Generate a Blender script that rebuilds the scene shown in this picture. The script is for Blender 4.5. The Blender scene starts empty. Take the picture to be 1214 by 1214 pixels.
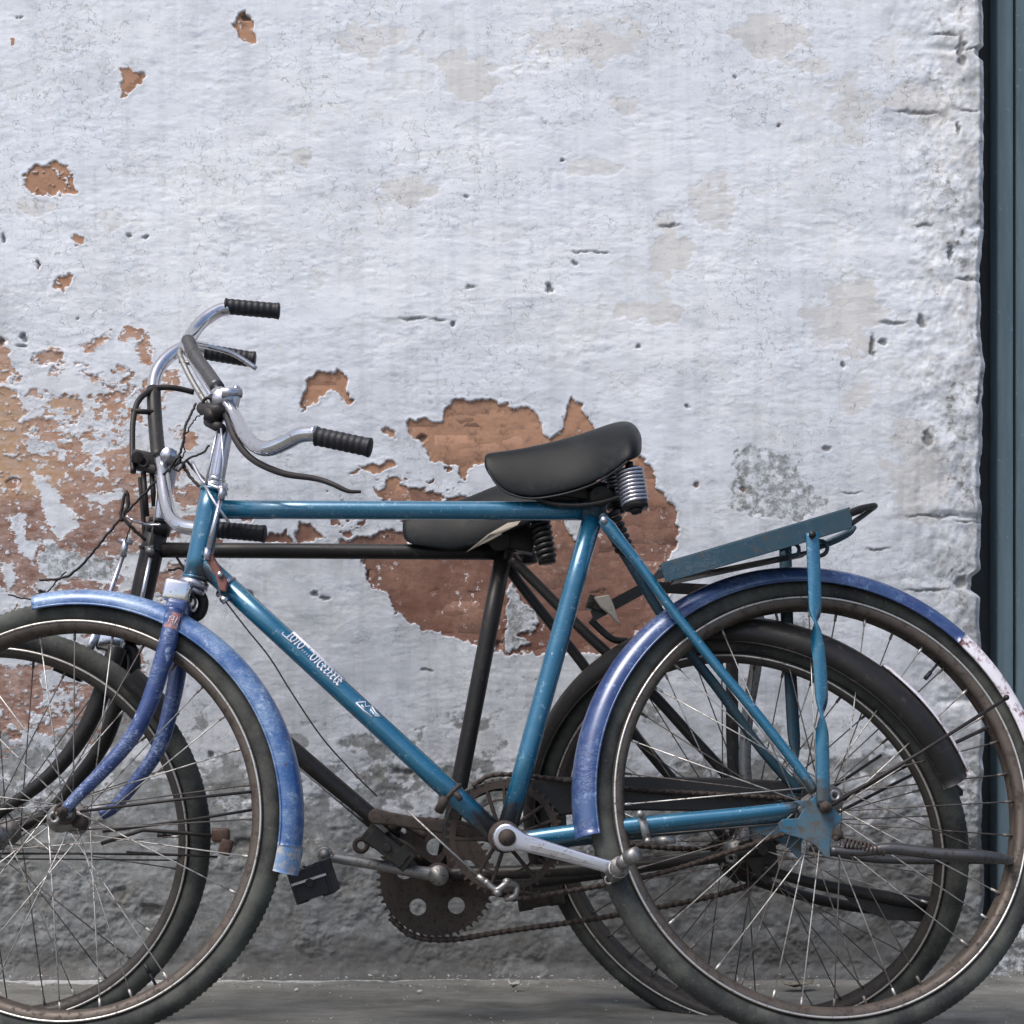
import bpy, math, random
import numpy as np
from mathutils import Vector, Matrix

random.seed(7)
scene = bpy.context.scene

# ------------------------------------------------------------------ camera, world, sun, exposure
FOC, D0, CAMZ = 1865.0, 2.3, 0.42          # focal length in photo pixels, metres to the blue bicycle, eye height
cam_d = bpy.data.cameras.new("camera")
cam = bpy.data.objects.new("camera", cam_d)
scene.collection.objects.link(cam)
cam.location = (0, -D0, CAMZ)
cam.rotation_euler = (math.radians(90), 0, 0)
cam_d.sensor_width = 36
cam_d.lens = 36 * FOC / 1214
cam_d.shift_y = (900 - 607) / 1214          # level camera, cropped picture
cam_d.clip_start = 0.05
cam_d.clip_end = 200
scene.camera = cam

world = bpy.data.worlds.new("World")
scene.world = world
world.use_nodes = True
wn = world.node_tree.nodes
wl = world.node_tree.links
wn.clear()
sky = wn.new("ShaderNodeTexSky")
sky.sky_type = 'NISHITA'
sky.sun_disc = False
SUN_EL, SUN_AZ = math.radians(57), math.radians(224)
sky.sun_elevation = SUN_EL
sky.sun_rotation = SUN_AZ
sky.dust_density = 3.0
bg = wn.new("ShaderNodeBackground")
bg.inputs["Strength"].default_value = 0.10
wo = wn.new("ShaderNodeOutputWorld")
wl.new(sky.outputs[0], bg.inputs[0])
wl.new(bg.outputs[0], wo.inputs[0])

sun_d = bpy.data.lights.new("sun", 'SUN')
sun_d.energy = 1.5
sun_d.angle = math.radians(28)
sun_d.color = (1.0, 0.96, 0.9)
sun = bpy.data.objects.new("sun", sun_d)
scene.collection.objects.link(sun)
sdir = Vector((math.sin(SUN_AZ) * math.cos(SUN_EL), math.cos(SUN_AZ) * math.cos(SUN_EL), math.sin(SUN_EL)))
sun.rotation_euler = sdir.to_track_quat('Z', 'Y').to_euler()

scene.view_settings.view_transform = 'Standard'
scene.view_settings.look = 'None'
scene.view_settings.exposure = 1.0
scene.view_settings.gamma = 1.0
scene.render.engine = 'CYCLES'
scene.render.resolution_x = scene.render.resolution_y = 1024

# ------------------------------------------------------------------ measuring helpers
def P(u, v, y):
    """photo measure (u,v) read at depth y behind the blue wheel plane -> metres"""
    d = D0 + y
    return Vector(((u - 607) * d / FOC, y, CAMZ - (v - 900) * d / FOC))
def B(u, v, o=0.0):       # a point on the blue bicycle, o metres off its centre plane (it leans a little to the wall)
    return P(u, v, .10 * (950 - v) / 811 + o)
def D(u, v, o=0.0):       # a point on the dark bicycle
    return P(u, v, .22 + .06 * (990 - v) / 760 + o)

# ------------------------------------------------------------------ materials
def new_mat(name):
    m = bpy.data.materials.new(name)
    m.use_nodes = True
    nt = m.node_tree
    return m, nt, nt.nodes, nt.links, nt.nodes["Principled BSDF"]

def noise(n, l, scale, detail=4, rough=.6, coord=None, dist=0.0):
    t = n.new("ShaderNodeTexNoise")
    t.inputs["Scale"].default_value = scale
    t.inputs["Detail"].default_value = detail
    t.inputs["Roughness"].default_value = rough
    t.inputs["Distortion"].default_value = dist
    if coord is not None:
        l.new(coord, t.inputs["Vector"])
    return t.outputs["Fac"]

def ramp(n, l, fac, a, b):
    t = n.new("ShaderNodeMapRange")
    t.interpolation_type = 'SMOOTHSTEP'
    t.inputs["From Min"].default_value = a
    t.inputs["From Max"].default_value = b
    l.new(fac, t.inputs["Value"])
    return t.outputs["Result"]

def mix(n, l, fac, a, b, mode='MIX'):
    t = n.new("ShaderNodeMix")
    t.data_type = 'RGBA'
    t.blend_type = mode
    for sock, val in ((t.inputs[0], fac), (t.inputs[6], a), (t.inputs[7], b)):
        if isinstance(val, (int, float)):
            sock.default_value = val
        elif isinstance(val, tuple):
            sock.default_value = (*val, 1)
        else:
            l.new(val, sock)
    return t.outputs[2]

def math_n(n, l, op, a, b=0.0):
    t = n.new("ShaderNodeMath")
    t.operation = op
    for i, val in enumerate((a, b)):
        if isinstance(val, (int, float)):
            t.inputs[i].default_value = val
        else:
            l.new(val, t.inputs[i])
    return t.outputs[0]

def obj_coord(n, l, scale=(1, 1, 1)):
    tc = n.new("ShaderNodeTexCoord")
    mp = n.new("ShaderNodeMapping")
    mp.inputs["Scale"].default_value = scale
    l.new(tc.outputs["Object"], mp.inputs["Vector"])
    return mp.outputs[0]

def bump(n, l, h, bsdf, strength, dist=.001):
    t = n.new("ShaderNodeBump")
    t.inputs["Strength"].default_value = strength
    t.inputs["Distance"].default_value = dist
    l.new(h, t.inputs["Height"])
    l.new(t.outputs[0], bsdf.inputs["Normal"])

def surface_mat(name, base, worn, amount=.5, scale=60, metallic=0.0, rough=.5, rough2=.8,
                dust=(.33, .31, .29), dust_amt=.2, coat=0.0, bmp=.15, fine=900, scratch=0.0, grease=False, spec=None):
    """painted / metal / rubber surface: base colour, chips or rust of a second colour, settled dust, fine relief"""
    m, nt, n, l, b = new_mat(name)
    co = obj_coord(n, l)
    f = ramp(n, l, noise(n, l, scale, 6, .7, co), .62 - amount * .25, .70 - amount * .12)
    c = mix(n, l, f, base, worn)
    f2 = noise(n, l, scale * .35, 5, .65, co)
    f3 = math_n(n, l, 'MULTIPLY', ramp(n, l, f2, .35, .75), dust_amt * 1.6)
    c = mix(n, l, f3, c, dust)
    sp = ramp(n, l, noise(n, l, scale * 9, 3, .6, co), .62, .72)
    c = mix(n, l, math_n(n, l, 'MULTIPLY', sp, dust_amt * 1.2), c, tuple(min(1, x * 1.5) for x in dust))
    if scratch:      # fine wispy scratches and knocks down to pale primer, and small rust chips
        w1 = noise(n, l, 32, 6, .75, obj_coord(n, l, (1, 1, 3.2)), 1.5)
        sc1 = ramp(n, l, math_n(n, l, 'ABSOLUTE', math_n(n, l, 'SUBTRACT', w1, .5)), .022, .004)
        zn = ramp(n, l, noise(n, l, 14, 4, .6, co), .40, .60)
        c = mix(n, l, math_n(n, l, 'MULTIPLY', math_n(n, l, 'MULTIPLY', sc1, zn), scratch), c, (.42, .50, .60))
        ch = ramp(n, l, noise(n, l, 130, 4, .7, co, .6), .66, .70)
        c = mix(n, l, ch, c, (.10, .055, .045))
    if grease:       # caked grease and road dirt round the bearings and joints
        tot = None
        for q, rad in grease:
            ge = n.new("ShaderNodeNewGeometry")
            vd = n.new("ShaderNodeVectorMath"); vd.operation = 'DISTANCE'
            l.new(ge.outputs["Position"], vd.inputs[0]); vd.inputs[1].default_value = q
            k = math_n(n, l, 'SUBTRACT', 1.0, math_n(n, l, 'DIVIDE', vd.outputs["Value"], rad))
            k = math_n(n, l, 'ADD', k, math_n(n, l, 'MULTIPLY', math_n(n, l, 'SUBTRACT', noise(n, l, 70, 5, .7, co), .5), 1.1))
            k = ramp(n, l, k, .15, .45)
            tot = k if tot is None else math_n(n, l, 'MAXIMUM', tot, k)
        c = mix(n, l, math_n(n, l, 'MULTIPLY', tot, .85), c, (.040, .032, .027))
    l.new(c, b.inputs["Base Color"])
    b.inputs["Metallic"].default_value = metallic
    r = n.new("ShaderNodeMapRange")
    r.inputs["To Min"].default_value = rough
    r.inputs["To Max"].default_value = rough2
    l.new(math_n(n, l, 'MAXIMUM', f, f3), r.inputs["Value"])
    l.new(r.outputs[0], b.inputs["Roughness"])
    b.inputs["Coat Weight"].default_value = coat
    b.inputs["Specular IOR Level"].default_value = spec if spec is not None else (.5 if coat or metallic else .3)
    b.inputs["Coat Roughness"].default_value = .25
    bump(n, l, noise(n, l, fine, 3, .6, co), b, bmp, .0006)
    return m

M = {}
M['frame'] = surface_mat('worn_teal_blue_paint', (.003, .108, .205), (.16, .27, .34), .12, 80, .3, .24, .5, dust=(.03, .17, .24), dust_amt=.12, coat=1.0, scratch=.12, grease=[(tuple(B(598, 990)), .075), (tuple(B(960, 952, -.06)), .05), (tuple(B(706, 600)), .030), (tuple(B(240, 685)), .035)])
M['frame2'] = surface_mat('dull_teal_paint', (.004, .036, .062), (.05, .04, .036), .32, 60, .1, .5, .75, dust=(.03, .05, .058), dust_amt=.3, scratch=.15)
M['dropout'] = surface_mat('grimy_teal_paint', (.010, .09, .16), (.05, .045, .04), .62, 60, .1, .5, .8, dust=(.10, .11, .11), dust_amt=.4)
M['fender'] = surface_mat('scuffed_blue_enamel', (.020, .078, .25), (.34, .44, .60), .22, 40, .1, .32, .65, dust=(.20, .31, .48), dust_amt=.50, coat=.5, scratch=.7)
M['fender_dark'] = surface_mat('deep_blue_enamel', (.014, .036, .14), (.12, .20, .36), .16, 45, .1, .28, .6, dust=(.05, .11, .24), dust_amt=.36, coat=.8, scratch=.4)
M['fork'] = surface_mat('fork_blue_enamel', (.012, .038, .155), (.3, .38, .55), .2, 70, .1, .32, .6, dust=(.08, .12, .26), dust_amt=.2, coat=.5, scratch=.7)
M['tip'] = surface_mat('flaking_tip_paint', (.10, .22, .42), (.42, .36, .32), .62, 60, .1, .5, .8, dust=(.5, .5, .52), dust_amt=.5)
M['white'] = surface_mat('chipped_white_paint', (.72, .69, .74), (.16, .07, .09), .45, 50, 0, .55, .8, dust=(.4, .36, .38), dust_amt=.2)
M['chrome'] = surface_mat('pitted_chrome', (.60, .60, .63), (.16, .10, .08), .2, 160, 1.0, .14, .6, dust=(.35, .34, .34), dust_amt=.10, bmp=.08)
M['alloy'] = surface_mat('dull_alloy', (.50, .50, .56), (.2, .17, .17), .22, 120, .95, .28, .6, dust=(.35, .35, .38), dust_amt=.12)
M['steel'] = surface_mat('grimy_steel', (.28, .28, .28), (.13, .08, .06), .4, 120, .8, .42, .75, dust=(.2, .19, .18), dust_amt=.25)
M['steel_dark'] = surface_mat('dark_steel', (.09, .09, .095), (.05, .04, .036), .4, 120, .75, .36, .7, dust=(.09, .085, .08), dust_amt=.2)
M['rim'] = surface_mat('rusty_rim', (.092, .076, .066), (.05, .04, .035), .5, 90, .5, .5, .8, dust=(.15, .12, .10), dust_amt=.28)
M['rim_grey'] = surface_mat('grimy_rim', (.06, .054, .05), (.04, .034, .03), .4, 90, .4, .5, .8, dust=(.09, .08, .075), dust_amt=.3)
M['lip'] = surface_mat('polished_rim_edge', (.60, .58, .55), (.22, .17, .14), .34, 130, .75, .32, .55, dust=(.5, .47, .44), dust_amt=.2)
M['tyre'] = surface_mat('dusty_rubber', (.022, .023, .024), (.04, .042, .04), .5, 40, 0, .7, .95, dust=(.11, .115, .10), dust_amt=.46, bmp=.3)
M['rubber'] = surface_mat('black_rubber', (.014, .014, .018), (.03, .03, .035), .3, 120, 0, .48, .75, dust=(.05, .05, .058), dust_amt=.10)
M['black'] = surface_mat('black_enamel', (.014, .013, .013), (.045, .034, .03), .25, 70, 0, .38, .75, dust=(.028, .026, .025), dust_amt=.14, coat=.0)
M['rust'] = surface_mat('brown_rust', (.045, .031, .026), (.022, .019, .018), .5, 120, .2, .75, .9, dust=(.075, .065, .058), dust_amt=.25)
M['rust_red'] = surface_mat('red_rust', (.16, .055, .045), (.08, .04, .035), .4, 120, .1, .6, .85, dust=(.3, .22, .2), dust_amt=.2)
M['leather'] = surface_mat('worn_black_vinyl', (.0045, .0055, .0065), (.018, .021, .023), .36, 28, 0, .36, .6, dust=(.011, .014, .016), dust_amt=.3, bmp=.45, fine=1500, spec=.14)
M['canvas'] = surface_mat('beige_lining', (.42, .37, .30), (.28, .25, .2), .4, 60, 0, .9, .95)
M['spoke'] = surface_mat('galvanised_spoke', (.55, .54, .52), (.16, .12, .10), .5, 60, .7, .4, .8, dust=(.3, .28, .26), dust_amt=.3)
M['spoke_dark'] = surface_mat('rusty_shaded_spoke', (.07, .06, .055), (.2, .17, .15), .3, 40, .3, .6, .8)  # darker spoke copy, mixed in so only some spokes seem to catch light
M['cable'] = surface_mat('black_cable', (.018, .015, .016), (.05, .036, .032), .25, 90, 0, .5, .75, dust=(.04, .036, .034), dust_amt=.1)
M['print'] = surface_mat('worn_white_lettering', (.66, .66, .72), (.10, .16, .3), .35, 260, 0, .6, .8, dust_amt=.1)
M['sticker'] = surface_mat('faded_red_sticker', (.33, .14, .15), (.45, .40, .42), .4, 220, 0, .6, .8, dust_amt=.15)
M['wood_dark'] = surface_mat('dark_timber', (.058, .064, .070), (.075, .085, .09), .4, 20, 0, .8, .95, dust=(.065, .072, .08), dust_amt=.2)
M['reflector'] = surface_mat('amber_brown_reflector', (.10, .05, .035), (.05, .03, .025), .4, 90, 0, .35, .6, dust_amt=.1)
M['pebble'] = surface_mat('pale_pebble', (.5, .5, .47), (.3, .3, .28), .4, 90, 0, .85, .95)
M['leaf'] = surface_mat('dry_leaf', (.20, .19, .14), (.30, .28, .22), .4, 120, 0, .8, .95)

# wall: white lime wash over render over brick; the masks painted, peeled, grey, tan, grime live on the mesh
def attr(n, name):
    t = n.new("ShaderNodeAttribute")
    t.attribute_name = name
    return t.outputs["Fac"]

def brick_colour(n, l, co):
    a = noise(n, l, 9, 6, .65, co)
    c = mix(n, l, ramp(n, l, a, .35, .65), (.16, .080, .060), (.24, .135, .100))
    s = noise(n, l, 140, 4, .7, co)
    c = mix(n, l, math_n(n, l, 'MULTIPLY', ramp(n, l, s, .5, .66), .6), c, (.13, .075, .058))
    fl = noise(n, l, 75, 5, .72, co)
    zone = ramp(n, l, noise(n, l, 7, 3, .5, co), .42, .62)
    sx_ = n.new("ShaderNodeSeparateXYZ")
    l.new(co, sx_.inputs[0])
    hi = math_n(n, l, 'ADD', sx_.outputs["Z"], math_n(n, l, 'MULTIPLY', math_n(n, l, 'SUBTRACT', noise(n, l, 12, 5, .65, co), .5), .5))
    c = mix(n, l, math_n(n, l, 'MULTIPLY', ramp(n, l, hi, .80, 1.04), .85), c, (.41, .235, .150))
    dk = ramp(n, l, noise(n, l, 38, 6, .7, co), .50, .64)
    c = mix(n, l, math_n(n, l, 'MULTIPLY', dk, .55), c, (.135, .070, .050))
    f = math_n(n, l, 'MULTIPLY', ramp(n, l, fl, .60, .64), zone)
    return mix(n, l, f, c, (.62, .60, .60))

def wall_material():
    m, nt, n, l, b = new_mat('peeling_limewash')
    co = obj_coord(n, l)
    streak = obj_coord(n, l, (1, 1, 2.6))
    big = noise(n, l, 3.2, 5, .6, co)
    white = mix(n, l, ramp(n, l, big, .35, .65), (.645, .675, .735), (.715, .73, .765))
    s2 = noise(n, l, 26, 7, .72, streak)
    white = mix(n, l, ramp(n, l, s2, .50, .72), white, (.52, .555, .63))
    s3 = noise(n, l, 240, 4, .7, streak)
    white = mix(n, l, math_n(n, l, 'MULTIPLY', ramp(n, l, s3, .55, .72), .55), white, (.42, .43, .47))
    fine = noise(n, l, 55, 6, .75, co)
    tan_m = ramp(n, l, math_n(n, l, 'ADD', attr(n, 'tan'), math_n(n, l, 'MULTIPLY', math_n(n, l, 'SUBTRACT', fine, .5), 1.3)), .22, .60)
    c = mix(n, l, math_n(n, l, 'MULTIPLY', tan_m, .62), white, (.56, .535, .50))
    gcol = mix(n, l, ramp(n, l, noise(n, l, 45, 7, .75, co), .36, .66), (.15, .155, .153), (.36, .375, .385))
    gcol = mix(n, l, math_n(n, l, 'MULTIPLY', ramp(n, l, noise(n, l, 11, 6, .7, co), .46, .62), .75), gcol, (.125, .118, .092))
    sp = ramp(n, l, noise(n, l, 170, 4, .7, co), .58, .68)
    gcol = mix(n, l, math_n(n, l, 'MULTIPLY', sp, .6), gcol, (.48, .49, .50))
    grey_m = ramp(n, l, math_n(n, l, 'ADD', attr(n, 'grey'), math_n(n, l, 'MULTIPLY', math_n(n, l, 'SUBTRACT', fine, .5), 1.2)), .40, .60)
    c = mix(n, l, grey_m, c, gcol)
    pm = math_n(n, l, 'ADD', attr(n, 'peel'), math_n(n, l, 'MULTIPLY', math_n(n, l, 'SUBTRACT', noise(n, l, 170, 4, .7, co), .5), 5.0))
    chalk = attr(n, 'chalk')
    pm = math_n(n, l, 'ADD', pm, math_n(n, l, 'MULTIPLY', math_n(n, l, 'MULTIPLY', math_n(n, l, 'SUBTRACT', noise(n, l, 34, 7, .75, streak), .5), 34.0), chalk))
    pm = ramp(n, l, pm, -.6, .6)
    bc = brick_colour(n, l, co)
    och = mix(n, l, ramp(n, l, noise(n, l, 60, 6, .7, co), .35, .65), (.36, .22, .13), (.43, .28, .17))
    bc = mix(n, l, attr(n, 'ochre'), bc, och)
    bc = mix(n, l, math_n(n, l, 'MULTIPLY', chalk, math_n(n, l, 'MULTIPLY', ramp(n, l, noise(n, l, 30, 7, .75, streak), .35, .68), .55)), bc, (.50, .40, .37))
    c = mix(n, l, pm, c, bc)
    vo = n.new("ShaderNodeTexVoronoi")
    vo.feature = 'DISTANCE_TO_EDGE'
    vo.inputs["Scale"].default_value = 55
    vm = n.new("ShaderNodeVectorMath"); vm.operation = 'ADD'
    nc = n.new("ShaderNodeTexNoise"); nc.inputs["Scale"].default_value = 28; nc.inputs["Detail"].default_value = 5
    l.new(co, nc.inputs["Vector"])
    vs_ = n.new("ShaderNodeVectorMath"); vs_.operation = 'SCALE'; vs_.inputs["Scale"].default_value = .06
    l.new(nc.outputs["Color"], vs_.inputs[0]); l.new(vs_.outputs[0], vm.inputs[0]); l.new(co, vm.inputs[1])
    l.new(vm.outputs[0], vo.inputs["Vector"])
    cm = ramp(n, l, noise(n, l, 5.5, 5, .65, co), .47, .58)
    cl = math_n(n, l, 'MULTIPLY', ramp(n, l, vo.outputs["Distance"], .045, .012), cm)
    cl = math_n(n, l, 'MULTIPLY', cl, ramp(n, l, noise(n, l, 60, 3, .6, co), .42, .6))
    c = mix(n, l, math_n(n, l, 'MULTIPLY', cl, .6), c, (.17, .165, .16))
    dirt_shade = attr(n, 'dirt_shade')
    dirt_shade = math_n(n, l, 'MULTIPLY', dirt_shade, ramp(n, l, noise(n, l, 16, 7, .72, co), .12, .62))
    c = mix(n, l, dirt_shade, c, (.20, .21, .22))
    # crack dirt and stains, plus some shade put into colour near the ground
    gr = attr(n, 'grime_shade')
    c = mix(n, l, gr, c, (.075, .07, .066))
    l.new(c, b.inputs["Base Color"])
    b.inputs["Roughness"].default_value = .92
    b.inputs["Specular IOR Level"].default_value = .2
    h = math_n(n, l, 'ADD', math_n(n, l, 'MULTIPLY', s3, .8), noise(n, l, 420, 4, .7, co))
    bump(n, l, h, b, .36, .0012)
    return m
M['wall'] = wall_material()

def brick_mat():
    m, nt, n, l, b = new_mat('worn_red_brick')
    co = n.new("ShaderNodeNewGeometry").outputs["Position"]
    c = brick_colour(n, l, co)
    l.new(c, b.inputs["Base Color"])
    b.inputs["Roughness"].default_value = .95
    bump(n, l, noise(n, l, 160, 6, .75, co), b, .8, .002)
    return m
M['brick'] = brick_mat()

def ground_mat():
    m, nt, n, l, b = new_mat('grey_concrete')
    co = obj_coord(n, l, (1, 2.2, 1))
    c = mix(n, l, ramp(n, l, noise(n, l, 5, 7, .7, co), .3, .7), (.095, .095, .086), (.215, .212, .198))
    c = mix(n, l, math_n(n, l, 'MULTIPLY', ramp(n, l, noise(n, l, 120, 5, .7, co), .60, .72), .5), c, (.30, .30, .29))
    c = mix(n, l, ramp(n, l, noise(n, l, 30, 6, .7, co), .58, .75), c, (.055, .053, .05))
    e = attr(n, 'edge')
    e = ramp(n, l, math_n(n, l, 'ADD', e, math_n(n, l, 'MULTIPLY', math_n(n, l, 'SUBTRACT', noise(n, l, 70, 5, .75, co), .5), 1.6)), .5, .7)
    c = mix(n, l, math_n(n, l, 'MULTIPLY', e, .8), c, (.42, .43, .44))
    l.new(c, b.inputs["Base Color"])
    b.inputs["Roughness"].default_value = .9
    bump(n, l, noise(n, l, 150, 7, .75, co), b, .7, .003)
    return m
M['ground'] = ground_mat()

def teal_wood():
    m, nt, n, l, b = new_mat('weathered_teal_timber')
    co = obj_coord(n, l, (6, 6, .6))
    c = mix(n, l, ramp(n, l, noise(n, l, 6, 6, .7, co), .3, .7), (.085, .132, .155), (.13, .185, .21))
    c = mix(n, l, ramp(n, l, noise(n, l, 40, 6, .75, co), .58, .75), c, (.045, .07, .085))
    c = mix(n, l, math_n(n, l, 'MULTIPLY', ramp(n, l, noise(n, l, 60, 4, .7, obj_coord(n, l)), .62, .7), .6), c, (.24, .31, .34))
    l.new(c, b.inputs["Base Color"])
    b.inputs["Roughness"].default_value = .7
    bump(n, l, noise(n, l, 60, 6, .7, co), b, .5, .002)
    return m
M['teal'] = teal_wood()

# ------------------------------------------------------------------ object helpers
def thing(name, label, cat, loc=(0, 0, 0), group=None):
    o = bpy.data.objects.new(name, None)
    o.empty_display_size = .05
    scene.collection.objects.link(o)
    o.location = loc
    o['label'] = label
    o['category'] = cat
    if group:
        o['group'] = group
    return o

ROOT = {}          # remembers the world place of each parent so that meshes can be given in world measures
def origin_of(par):
    w = Vector((0, 0, 0))
    while par is not None:
        w = w + par.location
        par = par.parent
    return w

def link_mesh(name, verts, faces, mat, parent=None, smooth=True, local=False, label=None):
    me = bpy.data.meshes.new(name)
    if parent is not None and not local:
        o0 = origin_of(parent)
        verts = [Vector(v) - o0 for v in verts]
    me.from_pydata([tuple(v) for v in verts], [], faces)
    me.validate()
    if isinstance(mat, (list, tuple)):
        for x in mat:
            me.materials.append(x)
    else:
        me.materials.append(mat)
    me.polygons.foreach_set("use_smooth", [smooth] * len(me.polygons))
    me.update()
    o = bpy.data.objects.new(name, me)
    scene.collection.objects.link(o)
    if parent is not None:
        o.parent = parent
    if label:
        o['label'] = label
    return o

def catmull(pts, n=8):
    if len(pts) < 3:
        return list(pts)
    Q = [pts[0] * 2 - pts[1]] + list(pts) + [pts[-1] * 2 - pts[-2]]
    out = []
    for i in range(1, len(Q) - 2):
        a, b, c, d = Q[i - 1:i + 3]
        for k in range(n):
            t = k / n
            out.append(.5 * ((2 * b) + (c - a) * t + (2 * a - 5 * b + 4 * c - d) * t * t + (3 * b - a - 3 * c + d) * t ** 3))
    out.append(Q[-2])
    return out

def sweep(pts, radii, seg=12, caps=True, flat=None, twist=None):
    """verts and faces of a tube along pts; radii = number or list; flat=(w,t) gives a bar section that can twist"""
    n = len(pts)
    if not isinstance(radii, (list, tuple)):
        radii = [radii] * n
    elif len(radii) != n:
        radii = list(np.interp(np.linspace(0, 1, n), np.linspace(0, 1, len(radii)), radii))
    V, F = [], []
    up = None
    for i, p in enumerate(pts):
        t = (pts[min(i + 1, n - 1)] - pts[max(i - 1, 0)]).normalized()
        if up is None:
            a = Vector((0, 1, 0)) if abs(t.y) < .9 else Vector((1, 0, 0))
            up = (a - t * a.dot(t)).normalized()
        else:
            up = (up - t * up.dot(t)).normalized()
        side = t.cross(up)
        tw = twist[i] if twist else 0
        for k in range(seg):
            a = 2 * math.pi * k / seg
            if flat:
                x, y = math.cos(a), math.sin(a)
                s = max(abs(x), abs(y))
                x, y = x / s * flat[0] * radii[i], y / s * flat[1]
                x, y = x * math.cos(tw) - y * math.sin(tw), x * math.sin(tw) + y * math.cos(tw)
                V.append(p + side * x + up * y)
            else:
                V.append(p + (side * math.cos(a) + up * math.sin(a)) * radii[i])
    for i in range(n - 1):
        for k in range(seg):
            F.append((i * seg + k, i * seg + (k + 1) % seg, (i + 1) * seg + (k + 1) % seg, (i + 1) * seg + k))
    if caps:
        F.append(tuple(range(seg))[::-1])
        F.append(tuple((n - 1) * seg + k for k in range(seg)))
    return V, F

def tube(name, pts, r, mat, parent, n=8, seg=12, label=None, **kw):
    V, F = sweep(catmull([Vector(p) for p in pts], n), r, seg, **kw)
    return link_mesh(name, V, F, mat, parent, label=label)

def join(*parts):
    V, F = [], []
    for v, f in parts:
        o = len(V)
        V += list(v)
        F += [tuple(i + o for i in q) for q in f]
    return V, F

def rod(a, b, r, seg=10, r2=None):
    return sweep([Vector(a), Vector(b)], [r, r if r2 is None else r2], seg)

def plate(poly, near, far):
    """extrude a polygon of world points: near/far are offset vectors"""
    n = len(poly)
    V = [p + near for p in poly] + [p + far for p in poly]
    F = [tuple(range(n)), tuple(range(n, 2 * n))[::-1]]
    F += [(i, i + n, (i + 1) % n + n, (i + 1) % n) for i in range(n)]
    return V, F

def boxv(c, sx, sy, sz, rot=None):
    V = []
    for x in (-1, 1):
        for y in (-1, 1):
            for z in (-1, 1):
                q = Vector((x * sx / 2, y * sy / 2, z * sz / 2))
                if rot is not None:
                    q = rot @ q
                V.append(Vector(c) + q)
    F = [(0, 1, 3, 2), (4, 6, 7, 5), (0, 4, 5, 1), (2, 3, 7, 6), (0, 2, 6, 4), (1, 5, 7, 3)]
    return V, F

def bevel(o, w=.002, seg=2):
    m = o.modifiers.new("bevel", 'BEVEL')
    m.width = w
    m.segments = seg
    m.limit_method = 'ANGLE'
    return o

def revolve(profile, n=160, a0=0.0, a1=2 * math.pi, closed=True, cap=False, rad=None, yoff=None):
    """profile = [(r, y)...] turned about the local Y axis"""
    full = abs(a1 - a0 - 2 * math.pi) < 1e-6
    m = n if full else n + 1
    k = len(profile)
    V, F = [], []
    for i in range(m):
        a = a0 + (a1 - a0) * i / n
        for j, (r, y) in enumerate(profile):
            rr = r + (rad(i, j) if rad else 0)
            V.append(Vector((rr * math.cos(a), y, rr * math.sin(a))))
    for i in range(n):
        i2 = (i + 1) % m
        for j in range(k if closed else k - 1):
            j2 = (j + 1) % k
            F.append((i * k + j, i * k + j2, i2 * k + j2, i2 * k + j))
    if cap and not full:
        F.append(tuple(range(k)))
        F.append(tuple((m - 1) * k + j for j in range(k))[::-1])
    return V, F

def axis_matrix(yaw, lean):
    """rotation of a wheel frame: local -Y is the near end of the axle"""
    yaw, lean = math.radians(yaw), math.radians(lean)
    near = Vector((math.sin(yaw), -math.cos(yaw) * math.cos(lean), -math.sin(lean))).normalized()
    y = -near
    z = Vector((0, 0, 1))
    z = (z - y * z.dot(y)).normalized()
    x = y.cross(z)
    return Matrix((x, y, z)).transposed().to_4x4()

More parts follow.
